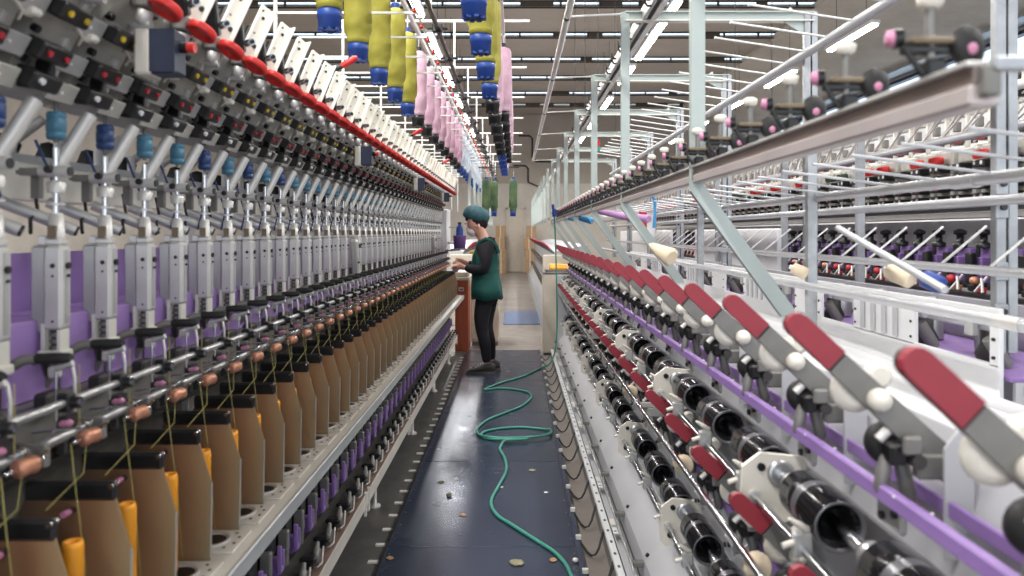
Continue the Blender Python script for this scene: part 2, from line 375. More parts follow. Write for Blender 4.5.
# ------------------------------------------------------------------ left machine
PL = .1785                               # spacing of the spindles
Y0L = .62
NL = 47
ENDL = Y0L+NL*PL+.1
def left_meshes():
    D = {}
    # smoked separator plate (faces down the aisle)
    m = MB()
    prof = [(-.945, .68), (-.698, .68), (-.695, .86), (-.724, .955), (-.885, .955), (-.925, .86)]
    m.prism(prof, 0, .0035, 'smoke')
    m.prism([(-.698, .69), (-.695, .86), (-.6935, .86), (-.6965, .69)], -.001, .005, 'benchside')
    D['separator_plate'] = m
    m = MB(); m.box(-.888, -.720, -.006, .009, .947, .982, 'black', .006); D['top_cap'] = m
    m = MB(); m.cyl((-.728, -.008, .974), (-.728, .012, .974), .005, 'chrome', 8); m.cyl((-.80, -.012, .93), (-.80, .0, .93), .007, 'black', 8); m.cyl((-.80, -.03, .932), (-.80, -.01, .930), .006, 'pink', 8); D['plate_eyelet'] = m
    # spindle pot base on the bench
    m = MB()
    m.box(-.82, -.66, .035, .165, .682, .687, 'cream', .002)
    m.lathe((-.735, .10, .686), (0, 0, 1), [(0, .045), (.006, .045), (.006, .037), (.001, .034)], 'alu', 20, cap=False)
    m.cyl((-.735, .10, .687), (-.735, .10, .6885), .034, 'black', 20)
    for a, b in ((-.69, .06), (-.675, .085), (-.675, .12), (-.69, .145)): m.cyl((a, b, .687), (a, b, .689), .004, 'greymetal', 8)
    D['pot_base'] = m
    # column of the spindle
    m = MB()
    m.box(-.936, -.898, -.018, .018, 1.238, 1.405, 'alu', .006)
    m.box(-.966, -.934, -.010, .022, 1.23, 1.405, 'plategrey', .005)
    m.box(-.955, -.934, -.006, .018, 1.405, 1.425, 'alu', .003)
    m.box(-.934, -.902, -.015, .015, 1.405, 1.42, 'alu', .004)
    m.box(-.8985, -.8965, -.006, .006, 1.25, 1.395, 'plategrey')
    for z in (1.365, 1.345, 1.255): m.cyl((-.915, -.0195, z), (-.915, -.016, z), .0025 if z != 1.365 else .005, 'black', 8)
    m.cyl((-.897, 0, 1.365), (-.892, 0, 1.365), .007, 'black', 8); m.cyl((-.897, 0, 1.345), (-.892, 0, 1.345), .003, 'black', 8)
    D['column_body'] = m
    m = MB()
    m.box(-.940, -.932, -.016, .016, 1.19, 1.25, 'ivory').box(-.908, -.902, -.016, .016, 1.19, 1.238, 'ivory').box(-.948, -.895, -.02, .02, 1.178, 1.197, 'ivory', .003)
    m.cyl((-.919, 0, 1.19), (-.919, 0, 1.24), .009, 'darkmetal', 10)
    for k in range(3): m.cyl((-.919, 0, 1.198+k*.013), (-.919, 0, 1.205+k*.013), .012, 'greymetal', 10)
    D['column_slide'] = m
    m = MB()
    m.cyl((-.919, 0, 1.42), (-.919, 0, 1.60), .0065, 'chrome', 10)
    m.lathe((-.919, 0, 1.42), (0, 0, 1), [(0, .016), (.045, .014), (.045, .012), (.05, .012)], 'alu', 10)
    m.box(-.926, -.910, -.018, -.008, 1.42, 1.445, 'brass'); m.cyl((-.919, 0, 1.485), (-.919, 0, 1.49), .017, 'alu', 12)
    m.cyl((-.919, 0, 1.61), (-.919, 0, 1.70), .005, 'greymetal', 8)
    D['column_rod'] = m
    m = MB()
    m.tube([(-.96, .05, 1.44), (-.95, .06, 1.50), (-.965, .05, 1.56), (-.98, .03, 1.62)], .003, 'darkblue', 6); D['air_hose'] = m
    m = MB(); m.tube([(-.97, .0, 1.43), (-.99, .03, 1.46), (-1.0, .07, 1.47), (-1.02, .09, 1.53)], .004, 'black', 6); D['black_hose'] = m
    m = MB(); m.box(-.985, -.965, .02, .035, 1.50, 1.555, 'greymetal', .002).box(-1.0, -.93, .0, .012, 1.548, 1.556, 'greymetal'); D['slotted_tab'] = m
    m = MB(); m.lathe((-1.2, .06, 1.60), (.3, .2, 1), [(0, .02), (.01, .032), (.05, .032), (.06, .018)], 'rubber', 12).cyl((-1.22, .07, 1.61), (-1.12, .10, 1.70), .012, 'alu', 8).box(-1.21, -1.13, .0, .06, 1.596, 1.606, 'ivory', .003).cyl((-1.15, .03, 1.60), (-1.15, .03, 1.66), .012, 'white', 8); D['rear_spool'] = m
    m = MB()
    m.cyl((-.950, 0, 1.553), (-.892, 0, 1.553), .0125, 'alu', 12).cyl((-.893, 0, 1.553), (-.889, 0, 1.553), .010, 'black', 10).cyl((-.925, -.02, 1.556), (-.925, -.005, 1.556), .008, 'black', 8); m.lathe((-.919, 0, 1.51), (0, 0, 1), [(0, .016), (.02, .018), (.025, .010)], 'alu', 12)
    m.box(-.99, -.95, -.006, .006, 1.545, 1.56, 'greymetal')
    D['clamp'] = m
    m = MB(); m.cyl((-.930, .015, 1.555), (-.885, .06, 1.675), .0145, 'alu', 12); D['strut_tube'] = m
    for nm, c in (('a', 'bluecap'), ('b', 'darkblue')):
        m = MB(); m.lathe((-.919, 0, 1.616), (0, 0, 1), [(0, .014), (.003, .0175), (.012, .0185), (.0135, .0172), (.016, .0172), (.0175, .0185), (.040, .0185), (.0415, .0172), (.044, .0172), (.0455, .0185), (.053, .0175), (.056, .014)], c, 16)
        D['collar_'+nm] = m
    m = MB(); m.cyl((-1.06, .02, 1.50), (-.93, .085, 1.435), .0125, 'plategrey', 10); m.cyl((-.932, .084, 1.436), (-.926, .087, 1.433), .011, 'black', 10); D['rear_tube'] = m
    # purple housings
    m = MB(); m.box(-1.085, -.950, .058, .218, 1.10, 1.258, 'purplelight', .004); D['purple_housing'] = m
    # lifting handle
    m = MB(); m.lathe((-.868, 0, 1.203), (1, 0, .02), [(0, .007), (.004, .0095), (.03, .0105), (.060, .0098), (.066, .007)], 'rubber', 12); D['black_grip'] = m
    m = MB()
    m.tube([(-.865, 0, 1.203), (-.89, 0, 1.20), (-.915, -.004, 1.185), (-.94, -.01, 1.15), (-.955, -.012, 1.12)], [.008, .010, .010, .009, .009], 'greymetal', 8)
    m.box(-.855, -.835, .012, .03, 1.165, 1.185, 'alu', .003).box(-.90, -.87, .04, .10, 1.10, 1.13, 'darkmetal', .005)
    m.cyl((-.83, .0, 1.09), (-.83, .0, 1.19), .0025, 'chrome', 6).cyl((-.83, 0, 1.185), (-.80, 0, 1.195), .006, 'plategrey', 8)
    m.tube([(-.84, .04, 1.19), (-.825, .04, 1.185), (-.82, .04, 1.16), (-.82, .04, 1.10)], .0035, 'alu', 6)
    m.tube([(-.87, .0, 1.20), (-.885, .05, 1.195), (-.90, .09, 1.16)], .009, 'darkmetal', 8)
    D['handle_arm'] = m
    # yarn guide with copper roller
    m = MB()
    m.lathe((-.79, .03, 1.055), (.2, 1, 0), [(0, .008), (.003, .015), (.02, .013), (.034, .015), (.037, .008)], 'copper', 14)
    m.cyl((-.79, 0, 1.055), (-.79, .10, 1.055), .004, 'chrome', 6)
    D['copper_roller'] = m
    m = MB()
    m.lathe((-.825, .02, 1.085), (1, 0, .12), [(0, .003), (.005, .006), (.014, .005), (.02, .007), (.025, .003)], 'pink', 10)
    D['pink_eyelet'] = m
    m = MB()
    m.cyl((-.86, .0, 1.075), (-.775, .0, 1.083), .0025, 'chrome', 6).tube([(-.775, 0, 1.083), (-.765, 0, 1.09), (-.765, .02, 1.09)], .002, 'chrome', 6)
    m.box(-.85, -.83, .05, .09, 1.02, 1.09, 'darkmetal', .003).cyl((-.83, .06, 1.04), (-.83, .12, 1.04), .014, 'rubber', 10)
    m.tube([(-.83, .10, 1.07), (-.80, .09, 1.05), (-.785, .08, 1.06), (-.77, .08, 1.075)], .003, 'brass', 6)
    m.box(-.86, -.80, .12, .135, 1.03, 1.07, 'greymetal', .002)
    D['guide_bracket'] = m
    m = MB(); m.box(-.812, -.788, -.012, .012, 1.112, 1.146, 'black', .004).cyl((-.79, .0, 1.129), (-.775, 0, 1.129), .0105, 'black', 12).cyl((-.776, 0, 1.129), (-.772, 0, 1.129), .007, 'chrome', 10)
    D['rod_clamp'] = m
    m = MB()
    m.tube([(-.79, .05, 1.07), (-.775, .01, 1.0), (-.78, -.09, .97)], .0008, 'yarn', 4)
    m.tube([(-.78, -.02, 1.06), (-.765, -.03, .98), (-.75, -.03, .86), (-.738, -.03, .70)], .0008, 'yarn', 4)
    m.tube([(-.80, .04, 1.19), (-.80, .04, 1.07)], .0009, 'yarn', 4)
    D['thread'] = m
    # drive head under the bench
    m = MB(); m.box(-.768, -.752, .0, .010, .335, .425, 'purple', .003).box(-.768, -.754, .034, .044, .335, .40, 'purple', .003).box(-.768, -.756, .0, .044, .33, .35, 'purple', .003).box(-.80, -.77, .012, .038, .32, .38, 'purple2', .003)
    D['purple_fork'] = m
    m = MB(); m.box(-.84, -.785, -.03, .03, .33, .46, 'black', .006).box(-.80, -.765, -.07, -.045, .36, .43, 'greymetal', .004).box(-.86, -.80, .05, .10, .36, .45, 'darkmetal', .006).box(-.80, -.78, -.05, -.012, .33, .40, 'darkmetal', .004).cyl((-.785, -.03, .30), (-.785, -.03, .39), .012, 'greymetal', 10)
    D['drive_block'] = m
    m = MB(); m.box(-.765, -.705, .060, .095, .262, .284, 'black', .008); m.box(-.75, -.72, .07, .09, .235, .27, 'rubber', .005)
    D['tension_roller'] = m
    m = MB(); m.lathe((-.725, -.055, .235), (-.12, .8, .5), [(0, .008), (0, .015), (.06, .015), (.065, .010), (.09, .008)], 'greymetal', 14); m.tube([(-.72, -.05, .22), (-.715, .0, .215), (-.72, .04, .26)], .004, 'alu', 6); m.box(-.78, -.74, -.02, .02, .22, .25, 'darkmetal', .005)
    D['steel_roller'] = m
    return {k: v.mesh(k) for k, v in D.items()}

def head_meshes():
    D = {}
    m = MB()
    m.prism([(-1.02, 1.71), (-.955, 1.685), (-.915, 1.70), (-.905, 1.745), (-.875, 1.80), (-.84, 1.87), (-.80, 1.91), (-.80, 1.98), (-1.06, 2.02), (-1.10, 1.80)], .012, .150, 'headgrey')
    RR = Matrix.Rotation(.5, 3, 'Y'); nrm = Vector((.88, 0, -.48))
    for (cx_, cz_, m_) in ((-.884, 1.768, 'plategrey'), (-.846, 1.840, 'plategrey'), (-.902, 1.712, 'headgrey')):
        c_ = Vector((cx_, .128, cz_))+nrm*.016
        m.box(c_.x-.003, c_.x+.003, .089, .176, c_.z-.020, c_.z+.020, m_, .002, R=RR)
        m.cyl(c_+nrm*.002, c_+nrm*.005, .0035, 'white', 8); m.cyl((c_.x, .150, c_.z+.010), Vector((c_.x, .150, c_.z+.010))+nrm*.005, .003, 'black', 8)
        m.cyl(Vector((cx_+.012, .02, cz_+.035)), Vector((cx_+.012, .02, cz_+.035))+nrm*.012, .008, 'black', 8)
        m.box(cx_-.0, cx_+.02, .105, .118, cz_+.022, cz_+.042, 'alu', .002, R=RR)
    m.tube([(-.86, .14, 1.80), (-.84, .12, 1.81), (-.835, .09, 1.82)], .0035, 'paleplastic', 6)
    m.tube([(-.90, .02, 1.70), (-.88, .05, 1.70), (-.875, .09, 1.715)], .006, 'black', 6)
    m.box(-.85, -.825, .13, .155, 1.805, 1.82, 'ivory', .004).box(-.86, -.83, .09, .15, 1.875, 1.90, 'plategrey', .003).box(-.82, -.79, .10, .15, 1.90, 1.925, 'black', .005).cyl((-.90,.0,1.78),(-.90,.16,1.78),.006,'darkmetal',6)
    D['head_body'] = m
    m = MB(); m.box(-.897, -.857, .0, .085, 1.696, 1.728, 'black', .004, R=Matrix.Rotation(.5, 3, 'Y')).cyl((-.858, .02, 1.705), (-.852, .02, 1.702), .006, 'white', 8).box(-.905, -.875, .075, .095, 1.72, 1.765, 'black', .003)
    D['lower_sensor'] = m
    m = MB(); m.box(-.878, -.840, .0, .088, 1.746, 1.780, 'black', .004, R=Matrix.Rotation(.5, 3, 'Y'))
    for y in (.02, .07): m.cyl((-.844, y, 1.755), (-.838, y, 1.752), .0055, 'dotred', 8)
    m.box(-.875, -.860, .085, .095, 1.76, 1.78, 'black')
    D['middle_sensor'] = m
    m = MB(); m.box(-.840, -.802, .0, .088, 1.818, 1.852, 'black', .004, R=Matrix.Rotation(.5, 3, 'Y'))
    for y in (.02, .07): m.cyl((-.806, y, 1.827), (-.800, y, 1.824), .006, 'dotyellow', 8)
    D['upper_sensor'] = m
    m = MB(); m.lathe((-.785, .06, 1.868), (.3, 0, 1), [(0, .012), (.002, .017), (.026, .017), (.03, .014)], 'alu', 14)
    m.cyl((-.80, .06, 1.865), (-.765, .06, 1.865), .010, 'plategrey', 8)
    D['tension_cup'] = m
    m = MB(); ax = Vector((.42, .40, 1)).normalized()
    m.lathe((-.738, .06, 1.893), ax, [(.007, .006), (.007, .024), (0, .027), (0, .032), (.003, .035), (.015, .035), (.019, .032), (.019, .006)], 'red', 26)
    D['red_disc'] = m
    # ivory rocker arm with bolts
    m = MB()
    a = Vector((-.775, .075, 1.915)); b = Vector((-.725, .135, 2.085))
    d = (b-a).normalized(); wv = Vector((.55, .75, 0)); wv = (wv-d*wv.dot(d)).normalized(); nv = d.cross(wv)
    Lg = (b-a).length; Rm = Matrix((wv, nv, d)).transposed().to_4x4(); Rm.translation = (a+b)/2
    m.T = Rm
    m.box(-.019, .019, -.005, .005, -Lg/2, Lg/2, 'ivory', .004).box(.015, .021, -.028, .005, -Lg/2, Lg/2, 'ivory', .002).box(-.024, -.012, .0, .02, -Lg/2, .02, 'black', .003)
    for (u, t, r, c) in ((0, .055, .007, 'black'), (-.012, .075, .004, 'black'), (.012, -.035, .010, 'black'), (-.008, .0, .004, 'greymetal')):
        m.cyl((u*.8, -.008, t), (u*.8, .008, t), r*.7, c, 8)
    m.T = None
    D['rocker_arm'] = m
    m = MB()
    m.cyl((-.745, .03, 1.955), (-.725, .01, 1.955), .010, 'chrome', 10).cyl((-.727, .012, 1.955), (-.722, .007, 1.955), .006, 'black', 8)
    m.box(-.79, -.755, .02, .045, 1.93, 2.03, 'black', .005, R=Matrix.Rotation(.3, 3, 'X')).box(-.80, -.765, .04, .10, 1.90, 1.935, 'greymetal', .004)
    D['pivot'] = m
    return {k: v.mesh(k) for k, v in D.items()}

LM = left_meshes(); HM = head_meshes()

def left_machine(n, y0, label, lod=0):
    end = y0+n*PL
    root = empty('twisting_machine', (-1.0, y0, 0), label, 'textile machine')
    P = lambda nm, mb, loc=(0,0,0): put(nm, mb, loc, root)
    # bench
    m = MB(); m.box(-1.05, -.632, y0-.05, end, .665, .682, 'cream', .003); P('bench_top', m)
    m = MB(); m.box(-.633, -.622, y0-.05, end, .642, .687, 'benchside', .003).box(-.66, -.63, y0-.05, end, .640, .646, 'benchside'); P('bench_edge', m)
    m = MB(); m.box(-1.02, -.95, y0, end, .05, .655, 'darkmetal').box(-.93, -.86, y0, end, .44, .60, 'greymetal', .005); P('base_frame', m)
    # lower rail in sections with feet
    y = y0+.1
    while y < end:
        e = min(y+1.42, end)
        m = MB(); m.box(-.712, -.705, y, e-.02, .135, .20, 'cream', .002).box(-.77, -.707, y, e-.02, .198, .206, 'railtop').box(-.77, -.712, y, e-.02, .135, .14, 'greymetal')
        for yy in (y+.02, e-.05): m.box(-.714, -.70, yy, yy+.02, .10, .215, 'cream', .003)
        o = P('lower_rail', m)
        m = MB()
        m.lathe((-.735, y+.35, .002), (0, 0, 1), [(0, .03), (.012, .028), (.02, .010), (.13, .008)], 'alu', 12)
        put('levelling_foot', m, (0, 0, 0), o)
        y += 1.42
    # long members
    m = MB()
    for k in range(int((end-y0)/1.43)+1):
        ya = y0+k*1.43; yb = min(ya+1.42, end)
        if yb-ya > .05: m.box(-1.10, -1.055, ya, yb, 1.50, 1.582, 'ivory', .003)
    m.box(-1.12, -1.06, y0, end, 1.582, 1.60, 'galv'); P('ivory_beam', m)
    for k in range(int((end-y0)/1.43)+1):
        ya = y0+k*1.43+.38
        if ya < end: P('upright', MB().box(-1.085, -1.06, ya, ya+.05, .68, 1.50, 'alu', .003))
    P('purple_backplate', MB().box(-1.12, -1.095, y0, end, 1.20, 1.385, 'purple'))
    P('steel_rod', MB().cyl((-.80, y0, 1.129), (-.80, end, 1.129), .0075, 'steel', 14))
    m = MB(); m.cyl((-.835, y0, 1.055), (-.835, end, 1.055), .011, 'steel', 12).box(-.97, -.90, y0, end, 1.02, 1.10, 'greymetal', .004).box(-.93, -.88, y0, end, .985, 1.0, 'darkmetal').box(-.965, -.955, y0, end, 1.10, 1.145, 'beamgrey')
    P('yarn_rail', m)
    P('back_panel', MB().box(-1.16, -1.13, y0, end, .05, 1.2, 'greymetal'))
    m = MB(); m.box(-1.30, -1.04, y0, end, 1.78, 1.93, 'greymetal', .01).box(-1.22, -.86, y0, end, 1.93, 2.0, 'darkmetal', .02).box(-1.0, -.97, y0, end, 2.0, 2.10, 'ivory', .004); P('upper_housing', m)
    P('thread_spool_bar', MB().cyl((-.83, y0, 1.995), (-.83, end, 1.995), .012, 'greymetal', 10))
    # stations
    for k in range(n):
        y = y0+k*PL
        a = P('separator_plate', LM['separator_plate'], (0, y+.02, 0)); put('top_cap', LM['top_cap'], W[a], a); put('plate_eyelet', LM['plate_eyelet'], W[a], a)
        P('pot_base', LM['pot_base'], (0, y+.02, 0))
        yc = y+.165
        a = P('spindle_column', LM['column_body'], (0, yc, 0))
        for q in ('column_slide', 'air_hose', 'black_hose', 'slotted_tab', 'rear_spool', 'column_rod', 'clamp', 'strut_tube', 'rear_tube'): put(q, LM[q], (0, yc, 0), a)
        put('blue_collar', LM['collar_b' if (k % 7) in (1, 3, 5) and k < 14 or k > 36 else 'collar_a'], (0, yc, 0), a)
        P('purple_housing', LM['purple_housing'], (0, y, 0))
        a = P('lifting_handle', LM['handle_arm'], (0, y+.02, 0)); put('grip', LM['black_grip'], (0, y+.02, 0), a)
        a = P('yarn_guide', LM['guide_bracket'], (0, y, 0))
        for q in ('copper_roller', 'pink_eyelet', 'rod_clamp', 'thread'): put(q, LM[q], (0, y, 0), a)
        a = P('drive_head', LM['drive_block'], (0, y, 0))
        for q in ('purple_fork', 'tension_roller', 'steel_roller'): put(q, LM[q], (0, y, 0), a)
        a = P('winding_head', HM['head_body'], (0, y, 0))
        for q in ('lower_sensor', 'middle_sensor', 'upper_sensor', 'tension_cup', 'red_disc', 'rocker_arm', 'pivot'): put(q, HM[q], (0, y, 0), a)
    sa = MB().box(-.90, -.86, -.02, .02, 1.19, 1.40, 'alu', .008, R=Matrix.Rotation(.30, 3, 'X')).cyl((-.86, .02, 1.36), (-.852, .02, 1.36), .012, 'black', 10).cyl((-.86, -.01, 1.27), (-.852, -.01, 1.27), .006, 'black', 8).box(-.90, -.865, .03, .06, 1.36, 1.42, 'alu', .006).mesh('slanted_arm')
    for yy in (1.02, 4.1, 8.0):
        if y0 < yy < end: P('slanted_arm', sa, (.0, yy, 0))
    # control boxes, section levers
    cb = MB(); cb.box(-.79, -.715, -.03, .03, 1.765, 1.86, 'navy', .006).box(-.79, -.714, -.032, -.026, 1.768, 1.857, 'navy').box(-.80, -.765, -.034, .03, 1.762, 1.862, 'paleplastic', .005)
    cb = cb.mesh('control_box'); kb = MB().cyl((-.715, 0, 1.825), (-.70, 0, 1.825), .012, 'black', 12).cyl((-.70, 0, 1.825), (-.685, 0, 1.825), .011, 'red', 12).mesh('red_knob')
    for i in range(4):
        yy = 1.60+i*2.14
        if y0 < yy < end: o = P('control_box', cb, (0, yy, 0)); put('red_knob', kb, (0, yy, 0), o)
    sl = MB().tube([(-.86, 0, 2.14), (-.80, 0, 2.11), (-.76, 0, 2.10), (-.72, 0, 2.12)], [.012, .012, .013, .011], 'darkmetal', 8).mesh('section_lever')
    st = MB().tube([(-.72, 0, 2.12), (-.67, 0, 2.15), (-.655, 0, 2.155)], [.012, .014, .008], 'red', 8).mesh('red_tip')
    for yy in (1.25, 3.1, 5.25, 7.4):
        if y0 < yy < end: o = P('section_lever', sl, (0, yy, 0)); put('red_tip', st, (0, yy, 0), o)
    return root, end

root, end = left_machine(NL, Y0L, 'long twisting machine on the left with purple housings, smoked separators and red discs')
# head end housing at the far end of the left machine
e = empty('end_housing', (-.95, end+.2, 0), 'tall white end housing closing the far end of the left machine', 'machine housing')
put('housing_body', MB().box(-1.25, -.83, end+.02, end+.5, .0, 1.72, 'white', .01), parent=e)
put('housing_door', MB().box(-1.2, -.88, end+.005, end+.02, .2, 1.35, 'panel', .004), parent=e)
put('door_handle', MB().cyl((-.9, end-.01, .95), (-.9, end-.01, 1.1), .008, 'black'), parent=e)
put('drive_shaft', MB().cyl((-.83, end+.1, 1.31), (-.60, end-.1, 1.31), .012, 'steel').cyl((-.80, end+.0, 1.50), (-.70, end-.2, 1.50), .008, 'steel'), parent=e)

# orange tubes standing on the spindles
om = MB().lathe((0, 0, 0), (0, 0, 1), [(0, .016), (.005, .0175), (.205, .0175), (.215, .016), (.215, .011), (.205, .010)], 'orange', 16).mesh('yarn_tube')
for k in range(NL):
    put('yarn_tube', om, (-.757, Y0L+.125+k*PL, .689), label='orange tube standing on a spindle between two smoked plates of the left machine', cat='bobbin', group='orange tubes on the left bench spindles')
# white clips on the floor beside the walkway
km = MB().box(-.025, .022, -.012, .012, 0, .010, 'clip', .002).mesh('floor_clip')
for k in range(38):
    put('floor_clip', km, (-.615, 2.0+k*.177, .004), label='small white clip fixed on the dark floor along the left edge of the walkway', cat='clip', group='white clips along the walkway')

# ------------------------------------------------------------------ far machine across the right (mirror of the same type)
def far_right_machine():
    x_ = lambda x: 1.16-x                      # mirror
    root = empty('winding_machine', (2.3, 3.0, 0), 'long machine facing the right frame, with purple housings and rows of black caps', 'textile machine')
    P = lambda nm, mb, loc=(0,0,0): put(nm, mb, loc, root)
    y0, end = 2.6, 13.0
    P('back_panel', MB().box(2.55, 2.6, y0, end, 0, 1.5, 'white'))
    P('purple_sill', MB().box(1.78, 2.5, y0, end, .86, .90, 'purple', .004))
    P('lower_cover', MB().box(1.80, 2.5, y0, end, .0, .86, 'white', .01))
    P('deck', MB().box(2.05, 2.5, y0, end, 1.14, 1.18, 'panel', .004))
    P('black_rail', MB().box(2.16, 2.24, y0, end, 1.50, 1.53, 'alu', .004))
    P('pipe_rail', MB().cyl((2.0, y0, 1.86), (2.0, end, 1.86), .02, 'pipe').cyl((1.95, y0, 1.56), (1.95, end, 1.56), .012, 'pipe').cyl((2.0, y0, 2.02), (2.0, end, 2.02), .02, 'rodwhite').cyl((2.25, y0, 2.2), (2.25, end, 2.2), .02, 'rodwhite'))
    P('upper_cover', MB().box(2.5, 2.6, y0, end, 1.55, 1.90, 'greymetal', .02).box(2.30, 2.34, y0, end, 2.03, 2.06, 'rodwhite').box(2.42, 2.45, y0, end, 2.12, 2.15, 'ivory'))
    hb = MB().box(-.12, .02, .02, .15, 1.19, 1.36, 'purple', .004).box(-.16, -.12, .05, .10, 1.20, 1.32, 'purple', .004).box(-.125, -.119, .12, .145, 1.20, 1.36, 'black').box(-.18, -.14, .11, .14, 1.28, 1.34, 'darkmetal', .004).mesh('purple_housing')
    bc = MB().lathe((-.13, .08, 1.36), (0, 0, 1), [(0, .03), (.02, .035), (.03, .016), (.06, .016), (.065, .03), (.08, .03), (.09, .01)], 'black', 12).box(-.20, -.17, .06, .11, 1.20, 1.34, 'black', .006).mesh('black_cap')
    wh = MB().box(-.10, .10, .02, .155, 1.56, 1.84, 'headgrey', .01)
    for (z, c, c2) in ((1.58, 'black', 'white'), (1.63, 'black', 'dotred'), (1.68, 'black', 'white'), (1.73, 'black', 'white')):
        wh.box(-.16, -.10, .03, .12, z, z+.032, c, .004).cyl((-.162, .05, z+.018), (-.158, .05, z+.018), .010, c2, 8).cyl((-.162, .10, z+.018), (-.158, .10, z+.018), .008, 'alu', 8)
    wh = wh.mesh('winding_head')
    rd = MB().lathe((-.14, .08, 1.77), (-.2, 0, 1), [(0, .03), (.01, .036), (.03, .036), (.04, .03)], 'red', 12).mesh('red_spool')
    gd = MB().lathe((-.14, .08, 1.77), (-.2, 0, 1), [(0, .03), (.01, .036), (.03, .036), (.04, .03)], M['bottleyarn'], 12).mesh('green_spool')
    rk = MB().cyl((-.10, .2, 1.86), (-.24, -.42, 2.02), .006, 'rodwhite', 6).cyl((-.02, .25, 1.93), (-.18, -.3, 2.08), .006, 'rodwhite', 6).box(.0, .02, .06, .08, 1.84, 2.12, 'ivory', .003).box(-.22, -.19, -.32, -.28, 1.98, 2.02, 'black', .004).box(-.08, -.05, .02, .05, 1.93, 1.98, 'greymetal', .004).cyl((-.05, .1, 2.10), (-.05, .1, 2.16), .014, 'ivory', 6).box(-.07, -.03, .12, .15, 2.08, 2.13, 'darkmetal', .004).box(-.14, -.10, .12, .15, 1.86, 1.90, 'dotred', .004).mesh('rocker_arm')
    lb = MB().lathe((-.22, .04, 1.0), (-.3, .9, .2), [(0, .01), (.0, .03), (.06, .03), (.06, .01)], 'darkmetal', 10).cyl((-.25, .05, .95), (-.10, .05, 1.05), .008, 'alu', 6).box(-.12, -.06, .02, .12, .96, 1.1, 'black', .006).cyl((-.24, .1, 1.02), (-.24, .13, 1.05), .016, 'dotred', 8).mesh('lower_guide')
    tg = []
    for q, cc in enumerate(('dotred', 'copper', 'dotred')):
        t_ = MB().box(-.22, -.12, .01, .06, 1.17, 1.20, 'black', .006).lathe((-.2, .03, 1.20), (0, .2, 1), [(0, .012), (.01, .022), (.03, .018), (.035, .008)], cc, 10).lathe((-.17, .11, 1.18), (-.5, .2, 1), [(0, .014), (.01, .026), (.035, .02), (.04, .008)], 'rubber', 10).cyl((-.24, .09, 1.17), (-.22, .13, 1.23), .007, 'alu', 6).cyl((-.24, .15, 1.17), (-.20, .12, 1.24), .006, 'alu', 6).box(-.22, -.18, .13, .17, 1.165, 1.19, cc, .005)
        tg.append(t_.mesh('thread_guide'))
    P('guide_bed', MB().box(2.0, 2.2, y0, end, 1.15, 1.165, 'darkmetal'))
    k = 0; y = y0
    while y < end-.2:
        a = P('spindle_housing', hb, (2.25, y, 0)); put('black_cap', bc, (2.25, y, 0), a); put('lower_guide', lb, (2.25, y, 0), a)
        P('thread_guide', tg[k % 3], (2.25, y, 0))
        a = P('winding_head', wh, (2.25, y, 0)); put('rocker_arm', rk, (2.25, y, 0), a)
        if k % 3 != 2: put('spool', rd if (k//4) % 3 else gd, (2.25, y, 0), a)
        y += .18; k += 1
    # white service panels with windows closing parts of the row
    for (a0, b0) in ((2.62, 3.30), (5.0, 7.3), (8.5, 12.5)):
        P('service_panel', MB().box(1.74, 1.78, a0, b0, .55, 1.46 if a0 > 3 else 1.0, 'white', .006))
    return root
far_right_machine()
# a further machine of ivory arms behind it
e = empty('arm_row_machine', (5.4, 3, 0), 'farthest right machine with long rows of slanted white rods', 'textile machine')
put('frame_body', MB().box(5.2, 5.6, 2, 18, 0, 1.7, 'white', .01), parent=e)
put('top_rail', MB().box(5.1, 5.3, 2, 18, 2.35, 2.42, 'ivory', .01).box(5.35, 5.4, 2, 18, 1.7, 2.9, 'panel'), parent=e)
rd = MB().cyl((0, 0, 1.75), (-.3, .25, 2.35), .014, 'rodwhite', 6).box(-.12, -.05, .0, .1, 1.8, 1.95, 'dotred', .01).box(-.2, -.1, .0, .12, 2.42, 2.5, 'darkmetal', .01).cyl((-.1, .05, 2.42), (-.1, .05, 2.6), .02, 'ivory', 6).mesh('slanted_rod')
for k in range(60): put('slanted_rod', rd, (5.15, 2.2+k*.26, 0), e)

